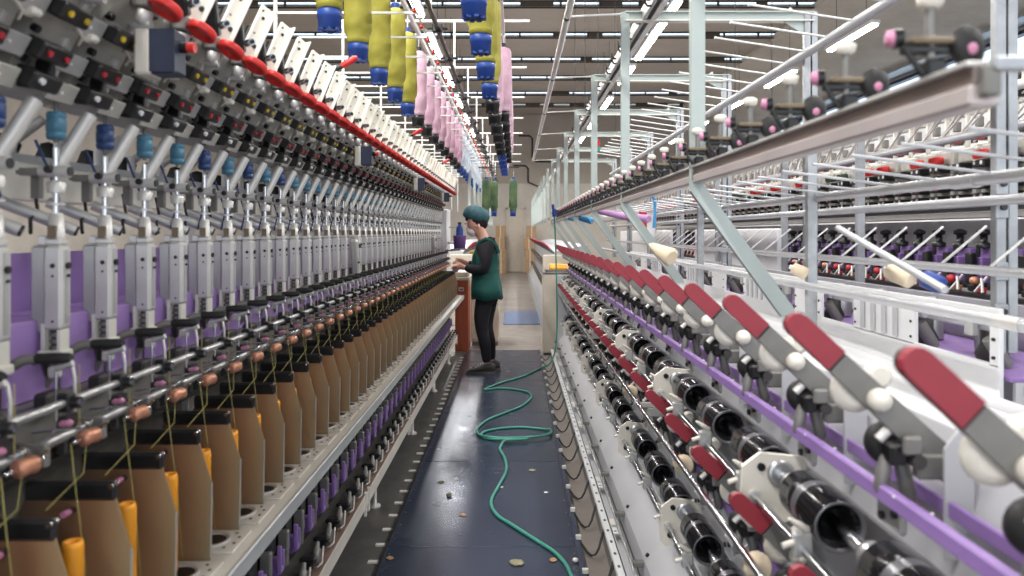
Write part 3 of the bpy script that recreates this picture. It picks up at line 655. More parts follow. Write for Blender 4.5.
# ------------------------------------------------------------------ right machine
PR = .35
Y0R = .50
NR = 23
ENDR = Y0R+NR*PR
def tier_meshes(dz):
    D = {}
    z = .90+dz; XS = .035 if dz else 0
    m = MB()
    m.lathe((.583, .018, z), (0, 1, 0), [(0, .0475), (-.001, .0470), (-.001, .0440), (.004, .040)], 'bandgrey', 26, cap=False)
    m.lathe((.583, .02, z), (0, 1, 0), [(.012, .030), (.002, .040), (0, .0465), (.004, .0475), (.085, .0475), (.088, .0475)], 'gloss', 26, cap=False)
    m.lathe((.583, .108, z), (0, 1, 0), [(0, .0480), (.026, .0480)], 'bandgrey', 26, cap=False)
    m.lathe((.583, .138, z), (0, 1, 0), [(0, .0475), (.060, .0475), (.064, .040), (.064, .015)], 'gloss', 26, cap=False)
    m.lathe((.583, .032, z), (0, 1, 0), [(0, .030), (.05, .028), (.05, .012)], 'black', 22, cap=False)
    D['drive_drum'] = m
    m = MB(); m.lathe((.583, .215, z), (0, 1, 0), [(0, .012), (0, .024), (.012, .027), (.016, .020), (.022, .020), (.026, .027), (.04, .024), (.04, .012)], 'steel', 18, cap=False)
    D['collar'] = m
    # lever with dark red grip
    A = Vector((.428+XS, 1.298+dz)); B = Vector((.70+XS, 1.045+dz)); d = (B-A).normalized(); nn = Vector((-d.y, d.x)); w = .019
    def seg(t0, t1, w0, w1, rounded):
        P0, P1 = A+d*t0, A+d*t1; pts = []
        if rounded:
            for k in range(7):
                a = PI/2+PI*k/6; pts.append(P0+d*w0+(d*math.cos(a)+nn*math.sin(a))*w0)
        else: pts += [P0+nn*w0, P0-nn*w0]
        pts += [P1-nn*w1, P1+nn*w1]
        return [(p.x, p.y) for p in pts]
    m = MB(); m.prism(seg(.105, .365, .0185, .024, False), .004, .018, 'greymetal'); m.prism(seg(.0, .125, .018, .0185, True), .007, .022, 'darkmetal')
    q = A+d*.30; m.box(q.x-.02, q.x+.03, .0, .022, q.y-.05, q.y-.01, 'greymetal', .004)
    D['lever_arm'] = m
    m = MB(); m.prism(seg(-.002, .098, .0185, .0192, True), -.003, .011, 'darkred'); D['red_grip'] = m
    b = A+d*.188
    m = MB(); m.lathe((b.x, .006, b.y), (0, -1, 0), [(0, .017), (.010, .0185), (.018, .0165), (.024, .011), (.027, .003)], 'paleplastic', 20); D['white_knob'] = m
    c = A+d*.145
    m = MB(); m.lathe((c.x+.005, .035, c.y-.018), (0, -1, 0), [(0, .024), (.004, .037), (.012, .037), (.018, .024)], 'paleplastic', 24); m.lathe((c.x+.05, .05, c.y+.0), (0, -1, 0), [(0, .015), (.004, .022), (.012, .022), (.018, .015)], 'paleplastic', 20)
    D['white_disc'] = m
    # black guide works under the lever with two grey pegs
    m = MB()
    m.lathe((.60, .06, 1.09+dz), (0, -1, 0), [(0, .02), (.004, .033), (.02, .035), (.03, .022)], 'rubber', 18)
    m.box(.585, .615, .0, .06, 1.065+dz, 1.10+dz, 'black', .006).box(.615, .645, .03, .09, 1.08+dz, 1.12+dz, 'black', .008).box(.60, .63, -.012, .0, 1.085+dz, 1.115+dz, 'greymetal', .004).cyl((.625, -.01, 1.075+dz), (.625, .05, 1.075+dz), .012, 'darkmetal', 10)
    m.lathe((.592, .03, 1.075+dz), (-.22, -.1, -1), [(0, .009), (.02, .012), (.055, .011), (.06, .006)], 'greymetal', 12)
    m.lathe((.622, .05, 1.075+dz), (.18, -.12, -1), [(0, .009), (.02, .013), (.07, .0125), (.078, .006)], 'greymetal', 12)
    m.cyl((.57, .01, 1.105+dz), (.585, .01, 1.12+dz), .008, 'alu', 10)
    D['guide_works'] = m
    # backing sheet behind each place
    m = MB(); m.prism([(.655, .93+dz), (.70, .93+dz), (.70, 1.16+dz), (.655, 1.10+dz)], .165, .170, 'panel')
    m.tube([(.64, .17, 1.0+dz), (.62, .17, .985+dz), (.60, .165, .99+dz), (.575, .16, 1.03+dz)], .003, 'white', 6)
    m.box(.60, .612, .19, .27, .955+dz, 1.0+dz, 'plategrey', .004)
    for (yy, zz) in ((.205, .985), (.245, .97)): m.cyl((.603, yy, zz+dz), (.594, yy, zz+dz), .007, 'black', 8)
    D['place_sheet'] = m
    # yarn pigtail and small clamp on the rod
    m = MB()
    m.lathe((.535, .04, .905+dz-.02), (-.5, -.2, .35), [(0, .003), (.006, .008), (.016, .006), (.024, .007), (.05, .004), (.055, .002)], 'paleplastic', 8)
    m.box(.505, .540, .03, .05, .84+dz, .885+dz, 'plategrey', .004)
    m.cyl((.52, .04, .87+dz), (.485, .035, .86+dz), .006, 'paleplastic', 8)
    D['rod_guide'] = m
    return {k: v.mesh(k) for k, v in D.items()}

def right_machine():
    root = empty('winding_machine', (.6, Y0R, 0), 'long two-tier winding machine on the right with black drums and dark red levers', 'textile machine')
    P = lambda nm, mb, loc=(0,0,0): put(nm, mb, loc, root)
    y0, end = Y0R-.1, ENDR
    # sheets of the body
    m = MB()
    m.sheet([(.475, .13), (.485, .20), (.62, .36), (.66, .43), (.67, .70), (.665, .84), (.67, .9), (.70, 1.0), (.735, 1.10)], y0, end, .004, 'panel'); P('front_sheet', m)
    m = MB(); m.sheet([(.735, 1.10), (.80, 1.105), (1.30, .985)], y0, end, .006, 'white'); P('rear_deck', m)
    P('rear_body', MB().box(.80, 1.28, y0+.02, end, .05, .955, 'panel', .01))
    m = MB(); m.box(1.30, 1.315, 2.02, end, .70, 1.072, 'white', .002).box(1.30, 1.315, 2.02, end, 1.200, 1.225, 'white', .002)
    yy = 2.02; j = 0
    for j in range(20):
        wd = (.04, .44, .30)[0 if j == 0 else 1+(j % 2 == 0)]
        if yy+wd > end: break
        m.box(1.30, 1.315, yy, yy+wd, 1.065, 1.205, 'white', .002)
        for (dy, dz_) in ((.018, 1.09), (.018, 1.14), (.018, 1.19), (wd-.018, 1.09), (wd-.018, 1.14), (wd-.018, 1.19)): m.cyl((1.296, yy+dy, dz_), (1.30, yy+dy, dz_), .0045, 'black', 8)
        if wd > .3:
            for q in range(4): m.box(1.292, 1.30, yy+.10+q*.08, yy+.13+q*.08, 1.075, 1.195, 'panel', .004)
        yy += wd+(.39, .31, .35)[j % 3]
    P('service_wall', m)
    P('purple_tray', MB().box(1.32, 1.68, 2.0, end, 1.03, 1.045, 'purple', .003).box(1.66, 1.68, 2.0, end, 1.045, 1.19, 'panel'))
    ic = MB().cyl((1.36, 0, 1.16), (1.36, .34, 1.16), .012, 'pipe', 10).cyl((1.35, .02, 1.13), (1.40, .02, 1.05), .02, 'greymetal', 12).lathe((1.42, .12, 1.05), (0, 0, 1), [(0, .04), (.02, .045), (.05, .03), (.10, .03), (.11, .015)], 'darkmetal', 14).lathe((1.50, .24, 1.05), (0, 0, 1), [(0, .05), (.12, .05), (.15, .03)], 'steel', 14).box(1.325, 1.345, .06, .10, 1.13, 1.19, 'plategrey', .003).mesh('spindle_group')
    for j in range(18): P('spindle_group', ic, (0, 2.12+j*.37, 0))
    # base rail
    m = MB(); m.box(.395, .425, y0, end, .08, .105, 'white', .003).box(.44, .47, y0, end, .05, .07, 'panel')
    m.box(.400, .420, y0, end, 0, .08, 'greymetal')
    for k in range(int((end-y0)/.12)):
        yy = y0+.05+k*.12; m.box(.404, .414, yy, yy+.02, .1052, .1062, 'black')
    P('base_rail', m)
    m = MB(); m.box(.455, .462, y0, end, .115, .150, 'steel', .002).cyl((.452, y0, .135), (.452, end, .135), .006, 'steel', 8); P('steel_strip', m)
    for k in range(14):
        yy = .9+k*.6
        o = P('paper_card', MB().box(.430, .452, yy, yy+.07, .106, .108, 'white').box(.434, .446, yy+.02, yy+.03, .108, .109, 'navy').box(.430, .452, yy+.10, yy+.17, .106, .108, 'cream'))
    # long bars
    P('chrome_bar', MB().cyl((.46, y0, .785), (.46, end, .785), .008, 'chrome', 14))
    for dz in (0, -.43):
        P('purple_bar', MB().box(.574+(.07 if dz else 0), .590+(.07 if dz else 0), y0, end, 1.005+dz, 1.032+dz, 'purple', .003).box(.660, .668, y0, end, .995+dz, 1.02+dz, 'purple', .002))
        P('drum_shaft', MB().cyl((.583, y0, .90+dz), (.583, end, .90+dz), .0125, 'chrome', 16))
        P('guide_rod', MB().cyl((.522, y0, .853+dz), (.522, end, .853+dz), .0075, 'chrome', 12).cyl((.545, y0, .835+dz), (.545, end, .835+dz), .005, 'steel', 8))
    br = MB()
    br.prism([(.495, .80), (.515, .78), (.64, .80), (.64, .935), (.54, .945), (.50, .915)], -.006, .006, 'paleplastic')
    br.cyl((.54, -.012, .915), (.54, .0, .915), .009, 'black', 10).cyl((.53, -.012, .82), (.53, .0, .82), .010, 'black', 10).lathe((.583, -.016, .90), (0, 1, 0), [(0, .02), (.0, .03), (.03, .03), (.03, .02)], 'steel', 16).cyl((.522, -.02, .853), (.522, .02, .853), .013, 'alu', 12)
    br = br.mesh('bracket_plate')
    ar = MB().box(.46, .62, -.006, .006, .765, .785, 'alu', .003).box(.50, .64, -.008, .008, .73, .765, 'plategrey', .004).cyl((.46, -.012, .785), (.46, .012, .785), .012, 'steel', 10).mesh('bar_bracket')
    hn = MB().box(.44, .485, .0, .03, .175, .195, 'greymetal', .003).cyl((.50, .01, .215), (.49, .01, .222), .008, 'black', 8).mesh('hinge')
    for k in range(0, NR, 3):
        yy = 1.66+(k-3)*PR
        P('bracket_plate', br, (0, yy, 0)); P('bracket_plate', br, (0, yy+.93, -.43)); P('hinge', hn, (0, yy+.1, 0)); P('hinge', hn, (0, yy+.6, 0))
        if k % 2 == 0: P('bar_bracket', ar, (0, yy+.15, 0))
    T = [tier_meshes(0), tier_meshes(-.43)]
    for t, D in enumerate(T):
        for k in range(NR):
            y = Y0R+k*PR+(.13 if t == 0 else .0)
            a = P('drive_drum', D['drive_drum'], (0, y, 0)); put('shaft_collar', D['collar'], (0, y, 0), a); put('yarn_guide', D['rod_guide'], (0, y, 0), a)
            yl = y+(-.16 if t == 0 else .05)
            a = P('cradle_lever', D['lever_arm'], (0, yl, 0))
            for q in ('red_grip', 'white_knob', 'white_disc', 'guide_works'): put(q, D[q], (0, yl, 0), a)
            P('place_sheet', D['place_sheet'], (0, y, 0))
    P('end_plate', MB().box(.47, .72, end, end+.02, .02, .95, 'panel', .004))
    return root
right_machine()

# cream tubes on the lower tier
ct = MB().lathe((0, 0, 0), (-.35, -.75, .28), [(0, .022), (0, .030), (.008, .030), (.008, .020), (.085, .0165), (.09, .010)], 'creamyarn', 16).mesh('cream_tube')
for i, (k, x, z) in enumerate(((3, .515, .72), (5, .515, .72), (8, .515, .72), (4, .53, .335), (2, .50, .42))):
    put('yarn_tube', ct, (x, Y0R+k*PR+.05, z), label='cream paper tube held on a lower tier lever of the right winding machine', cat='bobbin', group='cream tubes on the lower tier')

# cables from the walkway edge to the base rail, each with its white plug
for k in range(22):
    y = 1.35+k*.336
    e = empty('floor_cable', (.285, y, .05), 'pair of black cables looping from a white plug on the right walkway edge', 'cable', 'looping cables right of the walkway')
    r = random.uniform(-.03, .03)
    mb = MB()
    for dd, dr in ((0, 0), (.03, .07)):
        pts = []
        for j in range(9):
            t = j/8; pts.append((.285+.125*t, y+dd+(.02+r)*math.sin(t*PI)-.13*math.sin(t*PI)**1.5-dr*t+.05*t, .045-.036*math.sin(PI*min(1, t*1.3))+.055*t*t))
        mb.tube(pts, .0038, 'cable', 6)
    put('cable_loop', mb, (0, 0, 0), e)
    put('white_plug', MB().box(.268, .292, y-.012, y+.002, .056, .078, 'clip', .003).box(.268, .292, y+.005, y+.016, .056, .072, 'clip', .003), parent=e, label='white plug')

# ------------------------------------------------------------------ creel over the right machine
SP = 1.365
root = empty('overhead_creel', (.5, 2.07, 0), 'pale green-grey creel frame with posts, grey pipes and rods over the right machine', 'creel frame')
P = lambda nm, mb, loc=(0,0,0): put(nm, mb, loc, root)
pm = MB().box(-.020, .020, -.012, .012, 1.55, 2.44, 'greenpost', .002).mesh('post')
dg = MB(); dg.prism([(-.020, 1.58), (-.020, 1.545), (.23, 1.20), (.27, 1.20), (.262, 1.225), (.018, 1.56), (.020, 1.60)], -.012, .012, 'greenpost'); dg = dg.mesh('bent_leg')
rp_ = MB().box(-.028, .0, -.014, .014, 1.10, 2.44, 'galv', .002).box(.006, .032, -.014, .014, 1.10, 2.44, 'galv', .002).box(.0, .006, -.004, .014, 1.10, 2.44, 'darkmetal').mesh('rear_post')
bm_ = MB().box(0, .86, -.006, .006, 2.40, 2.44, 'greenpost').box(0, .86, -.022, .022, 2.436, 2.442, 'greenpost').box(0, .86, -.022, .022, 2.397, 2.403, 'ivory').prism([(.72, 2.40), (.83, 2.40), (.83, 2.33)], -.004, .004, 'greenpost').cyl((.75, -.02, 2.45), (.75, .02, 2.45), .008, 'alu', 8).mesh('cross_beam')
bb_ = MB()
for z in (1.565, 1.50, 1.33, 1.215): bb_.box(-.035, .0, -.024, -.014, z-.03, z+.02, 'galv', .002).cyl((-.016, -.032, z), (-.016, -.024, z), .009, 'black', 8)
bb_ = bb_.mesh('bolt_bracket')
hb = MB().cyl((.01, 0, 1.60), (.01, .0, 1.62), .015, 'black', 8).box(-.018, .018, -.02, .02, 1.575, 1.60, 'greymetal', .002).mesh('rail_clamp')
ab = MB().tube([(.235, 0, 2.42), (.32, 0, 2.425), (.48, 0, 2.432)], .005, 'rodwhite', 6).cyl((.235, -.015, 2.42), (.235, .015, 2.42), .018, 'black', 10).mesh('tie_bar')
for k in range(7):
    y = 2.07+k*SP
    o = P('front_post', pm, (.5, y, 0)); put('bent_leg', dg, (.5, y, 0), o); put('rail_clamp', hb, (.5, y, 0), o)
    o = P('rear_post', rp_, (1.345, y, 0)); put('bolt_bracket', bb_, (1.345, y, 0), o); P('cross_beam', bm_, (.5, y, 0)); P('tie_bar', ab, (0, y, 0))
for (x, y) in ((1.18, 3.0), (1.72, 3.75), (1.79, 5.0), (1.72, 6.4), (1.18, 4.8)):
    P('inner_post', MB().box(x-.02, x+.02, y-.015, y+.015, .9, 1.95, 'galv', .003))
ye = 2.07+6*SP
P('wheel_rail', MB().box(.489, .513, .80, ye, 1.588, 1.612, 'rail', .003).box(.480, .522, .80, ye, 1.608, 1.614, 'alu', .001).box(.484, .518, .80, ye, 1.566, 1.589, 'railpale', .003))
P('rail_end_bracket', MB().box(.492, .510, .785, .80, 1.574, 1.608, 'greymetal', .003).box(.50, 1.2, .780, .795, 1.600, 1.615, 'galv', .002))
P('hook_rail', MB().box(.575, .592, .3, ye, 2.400, 2.455, 'plategrey', .002).box(.612, .640, .3, ye, 2.400, 2.455, 'rodwhite', .002).box(.575, .640, .3, ye, 2.452, 2.458, 'alu'))
P('aisle_pipe', MB().cyl((.235, .3, 2.42), (.235, ye, 2.42), .016, 'rodwhite', 12))
P('upper_pipe', MB().cyl((1.30, .3, 2.235), (1.30, ye, 2.235), .020, 'pipe', 16))
P('middle_pipe', MB().cyl((1.20, .3, 1.565), (1.20, ye, 1.59), .017, 'pipe', 16).cyl((1.20, 1.95, 1.5665), (1.20, 2.05, 1.5667), .0185, 'pipe', 16))
P('lower_pipe', MB().cyl((1.30, .3, 1.518), (1.30, ye, 1.52), .014, 'pipe', 14))
P('peg_pipe', MB().cyl((1.25, .3, 1.33), (1.25, ye, 1.33), .013, 'pipe', 14))
P('bottom_pipe', MB().cyl((1.15, .3, 1.22), (1.15, ye, 1.22), .0155, 'pipe', 16).cyl((1.15, 1.70, 1.22), (1.15, 1.79, 1.22), .0175, 'alu', 16))
hk = MB().tube([(.58, 0, 2.40), (.56, 0, 2.40), (.55, 0, 2.415), (.55, 0, 2.44)], .005, 'black', 6).box(.548, .585, .02, .03, 2.43, 2.438, 'black').cyl((.552, .025, 2.43), (.552, .025, 2.465), .004, 'black', 6).mesh('hook')
r1 = MB().cyl((1.29, 0, 2.245), (.895, 0, 2.305), .0048, 'rodwhite', 8).cyl((.897, 0, 2.305), (.890, 0, 2.306), .0065, 'white', 8).mesh('yarn_rod')
r2 = MB().cyl((1.19, 0, 1.58), (.84, 0, 1.625), .0045, 'pipe', 8).mesh('yarn_rod')
r3 = MB().cyl((1.25, 0, 1.335), (1.40, .02, 1.45), .0042, 'rodwhite', 8).mesh('peg')
for k in range(32):
    y = .62+k*.2275
    if k % 1 == 0: P('yarn_rod', r1, (0, y*1.07+.02, 0)); P('yarn_rod', r2, (0, y*1.07, 0)); P('peg', r3, (0, y*1.0, 0)); P('hook', hk, (0, y*1.2, 0))
P('cross_rod', MB().cyl(at(838, 228, 1.9), at(945, 290, 1.45), .008, 'pipe', 8))
# tension wheels on the rail
w1 = MB().lathe((.528, .01, 1.650), (.45, -.85, .05), [(0, .012), (.002, .021), (.006, .0245), (.014, .0255), (.020, .022), (.024, .012), (.026, .004)], 'rubber', 22).mesh('tension_wheel')
w2 = MB().lathe((.530, -.010, 1.645), (.2, -.95, 0), [(0, .008), (.006, .007), (.008, .003)], 'pink', 12).lathe((.452, .01, 1.662), (-1, .3, 0), [(0, .010), (.008, .010), (.010, .004)], 'pink', 12).mesh('pink_hub')
w3 = MB().cyl((.490, 0, 1.612), (.490, 0, 1.70), .006, 'greymetal', 8).box(.455, .53, -.006, .006, 1.640, 1.652, 'black', .003).box(.48, .505, -.012, .012, 1.612, 1.635, 'black', .004).cyl((.462, .01, 1.662), (.452, .012, 1.662), .012, 'black', 12).tube([(.46, 0, 1.65), (.465, -.01, 1.63), (.475, -.012, 1.615)], .004, 'black', 6).box(.465, .515, -.012, .012, 1.652, 1.66, 'brass', .002).mesh('wheel_stand')
w4 = MB().lathe((.490, 0, 1.695), (0, 0, 1), [(0, .009), (.004, .014), (.014, .015), (.018, .009)], 'paleplastic', 14).mesh('pale_knob')
for k in range(36):
    y = .565+k*.2275
    a = P('wheel_unit', w3, (0, y+.322, 0)); put('tension_wheel', w1, (0, y+.322, 0), a); put('pink_hub', w2, (0, y+.322, 0), a); put('pale_knob', w4, (0, y+.322, 0), a)

# cones left lying on the creel
def cone(p, q, r0, r1, m, label, cat='yarn cone', group=None, tip='white'):
    p = Vector(p); q = Vector(q); L = (q-p).length
    e = empty('yarn_cone', p, label, cat, group)
    mb = MB().lathe((0, 0, 0), q-p, [(0, r0*.5), (.0, r0*.9), (L*.05, r0), (L*.5, (r0+r1)/2*1.02), (L*.93, r1), (L, r1*.75)], m, 18); put('cone_yarn', mb, p, e)
    d = (q-p).normalized(); mb = MB().cyl(-d*.012, Vector((0, 0, 0)), r0*.4, tip, 12); put('cone_tube', mb, p, e)
cone(at(888, 271, 1.75), at(912, 280, 1.70), .018, .022, 'creamyarn', 'short cream yarn cone lying on the creel beside a blue one')
cone(at(924, 278, 1.70), at(942, 286, 1.66), .020, .020, 'bluerubber', 'bright blue spool lying on the creel next to a cream cone', 'spool')
cone(at(652, 246, 2.7), at(672, 258, 2.62), .014, .034, 'creamyarn', 'cream and tan yarn cone tilted behind a slanted creel leg')
cone(at(597, 211, 5.0), at(626, 217, 4.7), .016, .022, 'lilac', 'long lilac spool lying level across the creel posts', 'spool')
cone(at(626, 217, 4.5), at(649, 219, 4.3), .022, .024, 'lilac', 'short lilac spool hung near a light blue hook on the creel', 'spool')
cone(at(580, 218, 6.0), at(592, 221, 5.9), .022, .026, 'lightblue', 'light blue spool lying on the far creel left of the lilac one', 'spool')
cone(at(568, 218, 7.0), at(574, 219, 7.0), .020, .022, 'lightblue', 'small light blue spool farthest along the creel', 'spool')
cone(at(793, 268, 2.6), at(806, 274, 2.6), .020, .022, 'creamyarn', 'small pale cone resting on the lower creel pipe between two grey posts')
cone(at(745, 262, 3.4), at(757, 268, 3.4), .022, .026, 'creamyarn', 'pale cone on the bottom pipe just left of the widest grey post')
put('notice_board', MB().box(*(-.0, .0) if False else (1.02, 1.16), 6.2, 6.22, 1.42, 1.62, 'sign', .004).box(1.035, 1.075, 6.19, 6.2, 1.44, 1.60, 'red').box(1.08, 1.155, 6.19, 6.2, 1.40, 1.60, 'white', .002), label='red and white notice sheet hanging among the creel posts', cat='notice')
# light blue hose loop on a post
put('blue_hook', MB().tube([at(650, 193, 4.6), at(655, 200, 4.6), at(655, 214, 4.6), at(654, 228, 4.6)], .010, 'lightblue', 8), label='light blue bent hook hanging from the creel rail', cat='hook')

# ------------------------------------------------------------------ hanging bobbins on the left creel
root = empty('bobbin_rail', (-.5, 2, 0), 'overhead rail carrying the hanging bobbins over the left side of the aisle', 'overhead rail')
P = lambda nm, mb, loc=(0,0,0): put(nm, mb, loc, root)
for x in (-.77, -.16, -.10): P('carrier_rail', MB().box(x-.012, x+.012, .5, 17, 2.99, 3.03, 'alu', .002))
P('clamp_rail', MB().cyl((-.46, .5, 2.63), (-.46, 17, 2.63), .014, 'darkmetal', 12))
cl = MB().box(-.49, -.43, -.02, .02, 2.605, 2.655, 'black', .005).cyl((-.52, 0, 2.63), (-.40, 0, 2.63), .008, 'black', 8).mesh('rail_clamp')
for k in range(20): P('rail_clamp', cl, (0, 2.9+k*.75, 0))
rc = MB().cyl((-.53, 0, 2.58), (-.53, .01, 2.60), .010, 'red', 8).cyl((-.53, .06, 2.59), (-.53, .08, 2.60), .008, 'paleplastic', 8).mesh('red_clip')
for k in range(40): P('red_clip', rc, (0, 3.0+k*.3, 0))
P('clip_rail', MB().cyl((-.53, .5, 2.605), (-.53, 17, 2.605), .006, 'rodwhite', 8))
for k in range(9):
    y = 4.1+k*1.6
    P('cross_bar', MB().box(-1.35, .105, y-.012, y+.012, 3.03, 3.05, 'rodwhite', .003))
    P('hanging_post', MB().box(-1.325, -1.305, y-.01, y+.01, 1.9, 3.03, 'alu', .003).box(-.475, -.46, y-.008, y+.008, 2.64, 3.03, 'rodwhite'))
for k in range(26):
    P('ladder_bar', MB().box(-1.30, -.50, 3.0+k*.5, 3.012+k*.5, 2.60, 2.612, 'rodwhite'))
def bobbin_meshes(yarn, capm):
    a = MB().lathe((0, 0, 0), (0, 0, 1), [(0, .040), (.0, .046), (.045, .048), (.047, .051), (.06, .051), (.078, .050), (.08, .046), (.085, .046)], capm, 20)
    for j in range(8):
        t = 2*PI*j/8; a.box(.037*math.cos(t)-.009, .037*math.cos(t)+.009, .037*math.sin(t)-.009, .037*math.sin(t)+.009, -.006, .004, capm)
    b = MB(); b.lathe((0, 0, .083), (0, 0, 1), [(0, .040), (.0, .052), (.022, .055), (.03, .053), (.06, .066), (.10, .069), (.15, .067), (.22, .0655), (.30, .0675), (.40, .065), (.47, .064), (.495, .052), (.505, .030)], yarn, 22)
    c = MB().cyl((0, 0, .585), (0, 0, .62), .026, capm, 14).cyl((0, 0, .62), (0, 0, .73), .006, 'steel', 8)
    return a.mesh('end_cap'), b.mesh('yarn_body'), c.mesh('hanger')
BB = {('olive', 'blue'): bobbin_meshes('olive', 'bluerubber'), ('pink', 'black'): bobbin_meshes('pinkyarn', 'black'), ('pink', 'blue'): bobbin_meshes('pinkyarn', 'bluerubber'), ('pale', 'blue'): bobbin_meshes('paleyarn', 'bluerubber'), ('green', 'blue'): bobbin_meshes('bottleyarn', 'bluerubber'), ('olive', 'black'): bobbin_meshes('olive', 'black')}
def bobbin(kind, x, y, z, label, group):
    e = empty('hanging_bobbin', (x, y, z), label, 'bobbin', group); A, B, Cc = BB[kind]
    put('end_cap', A, (x, y, z), e); put('yarn_body', B, (x, y, z), e); put('hanger', Cc, (x, y, z), e)
    e.rotation_euler = (random.uniform(-.012, .012), random.uniform(-.012, .012), random.uniform(0, 6))
y1 = 3.1
olive = ['olive hanging bobbin with a blue cap, nearest of the row above the red discs', 'second olive hanging bobbin in the row above the red discs', 'third olive hanging bobbin in the row above the red discs', 'fourth olive hanging bobbin in the row above the red discs', 'farthest olive hanging bobbin, just before the pink ones above the red discs']
for k in range(23):
    y = y1+k*.56
    if k < 5: bobbin(('olive', 'blue'), -.77, y, 2.27, olive[k], 'olive bobbins above the left machine')
    elif k < 13: bobbin(('pink', 'black'), -.77, y, 2.27, 'pink hanging bobbin with a black cap in the row above the left machine', 'pink bobbins above the left machine')
    else: bobbin(('pale', 'blue'), -.77, y, 2.27, 'pale bobbin with a blue cap at the far end of the left row', 'pale bobbins above the left machine')
olive2 = ['olive hanging bobbin with a blue cap, nearest of the row over the aisle', 'second olive hanging bobbin in the row over the aisle', 'third olive hanging bobbin in the row over the aisle', 'fourth and farthest olive hanging bobbin over the aisle']
for k in range(15):
    y = 2.86+k*.56
    if k < 4: bobbin(('olive', 'blue'), -.16, y, 2.25, olive2[k], 'olive bobbins over the aisle')
    elif k < 10: bobbin(('pink', 'black'), -.16, y, 2.25, 'pink hanging bobbin with a black cap in the row over the aisle', 'pink bobbins over the aisle')
    else: bobbin(('pink', 'blue'), -.16, y, 2.25, 'far pink hanging bobbin with a blue cap over the aisle', 'far pink bobbins over the aisle')
for k in range(7): bobbin(('pink', 'black'), -.10, 5.9+k*.56, 2.30, 'pink hanging bobbin half hidden at the right of the aisle row', 'pink bobbins right of the aisle row')
for i, (px, yy, lab) in enumerate(((486, 12, 'dark green far bobbin hanging left of the aisle above the worker'), (494, 12.6, 'dark green far bobbin, second of three above the worker'), (513, 12, 'dark green far bobbin hanging over the end of the aisle'))):
    X, _, Z = at(px, 216, yy); bobbin(('green', 'blue'), X, yy, Z, lab, 'dark green bobbins over the far aisle')
P('far_carrier', MB().cyl((-.6, 12, 2.48), (.05, 12, 2.48), .01, 'darkmetal', 8).cyl((-.45, 12, 2.48), (-.35, 12.6, 2.48), .01, 'darkmetal', 8).cyl((-.45, 12.2, 2.48), (-.45, 12.2, 3.0), .01, 'alu'))

# ------------------------------------------------------------------ things at the far end
e = empty('supply_cabinet', (-.65, 9.15, 0), 'red-brown cabinet with a pale top at the far end of the left machine', 'cabinet')
put('cabinet_body', MB().box(-.735, -.575, 9.05, 9.5, .0, .86, 'brown', .006), parent=e)
put('cabinet_top', MB().box(-.76, -.56, 9.03, 9.52, .86, .90, 'beige', .006).box(-.74, -.58, 9.06, 9.4, .90, .96, 'beige', .01), parent=e)
put('door_handle', MB().box(-.69, -.63, 9.035, 9.05, .76, .775, 'white').box(-.69, -.63, 9.035, 9.05, .73, .737, 'white').box(-.69, -.683, 9.035, 9.05, .73, .775, 'white').box(-.637, -.63, 9.035, 9.05, .73, .775, 'white'), parent=e, label='white label frame')
e = empty('storage_cabinet', (-.4, 9.7, 0), 'beige low cabinet standing behind the legs of the worker', 'cabinet')
put('cabinet_body', MB().box(-.57, -.22, 9.5, 10.0, .05, .80, 'beige', .008), parent=e)
put('plinth', MB().box(-.56, -.23, 9.52, 9.98, .0, .05, 'greymetal'), parent=e)
put('cabinet_door', MB().box(-.56, -.40, 9.49, 9.5, .08, .78, 'beige', .003).box(-.39, -.23, 9.49, 9.5, .08, .78, 'beige', .003), parent=e)
# purple bin and blue jug on a bracket shelf
bx = at(459.5, 242, 8.7)
e = empty('bracket_shelf', (bx[0], 8.8, 0), 'slim grey bracket shelf carrying a purple bin at the end of the left machine', 'shelf')
put('bracket_arm', MB().cyl((-.90, 9.10, 1.21), (bx[0], 8.78, 1.235), .009, 'greymetal', 8).box(-.88, -.82, 9.05, 9.12, 1.18, 1.25, 'greymetal', .003), parent=e)
put('shelf_plate', MB().box(bx[0]-.09, bx[0]+.09, 8.62, 8.84, 1.235, 1.25, 'greymetal', .003), parent=e)
mb = MB().lathe((0, 0, 0), (0, 0, 1), [(0, .06), (.0, .066), (.13, .075), (.145, .08), (.15, .08), (.15, .072), (.02, .062)], 'purple2', 20); put('plastic_bin', mb, (bx[0], 8.73, 1.251), label='purple round bin standing under a blue jug', cat='bin')
e = empty('water_jug', (bx[0], 8.73, 1.40), 'small blue translucent jug standing in the purple bin', 'jug')
put('jug_body', MB().lathe((bx[0], 8.73, 1.40), (0, 0, 1), [(-.10, .042), (.07, .042), (.10, .034), (.12, .018), (.13, .018)], 'bluerubber', 16), parent=e)
put('jug_cap', MB().cyl((bx[0], 8.73, 1.53), (bx[0], 8.73, 1.555), .021, 'navy', 12), parent=e)
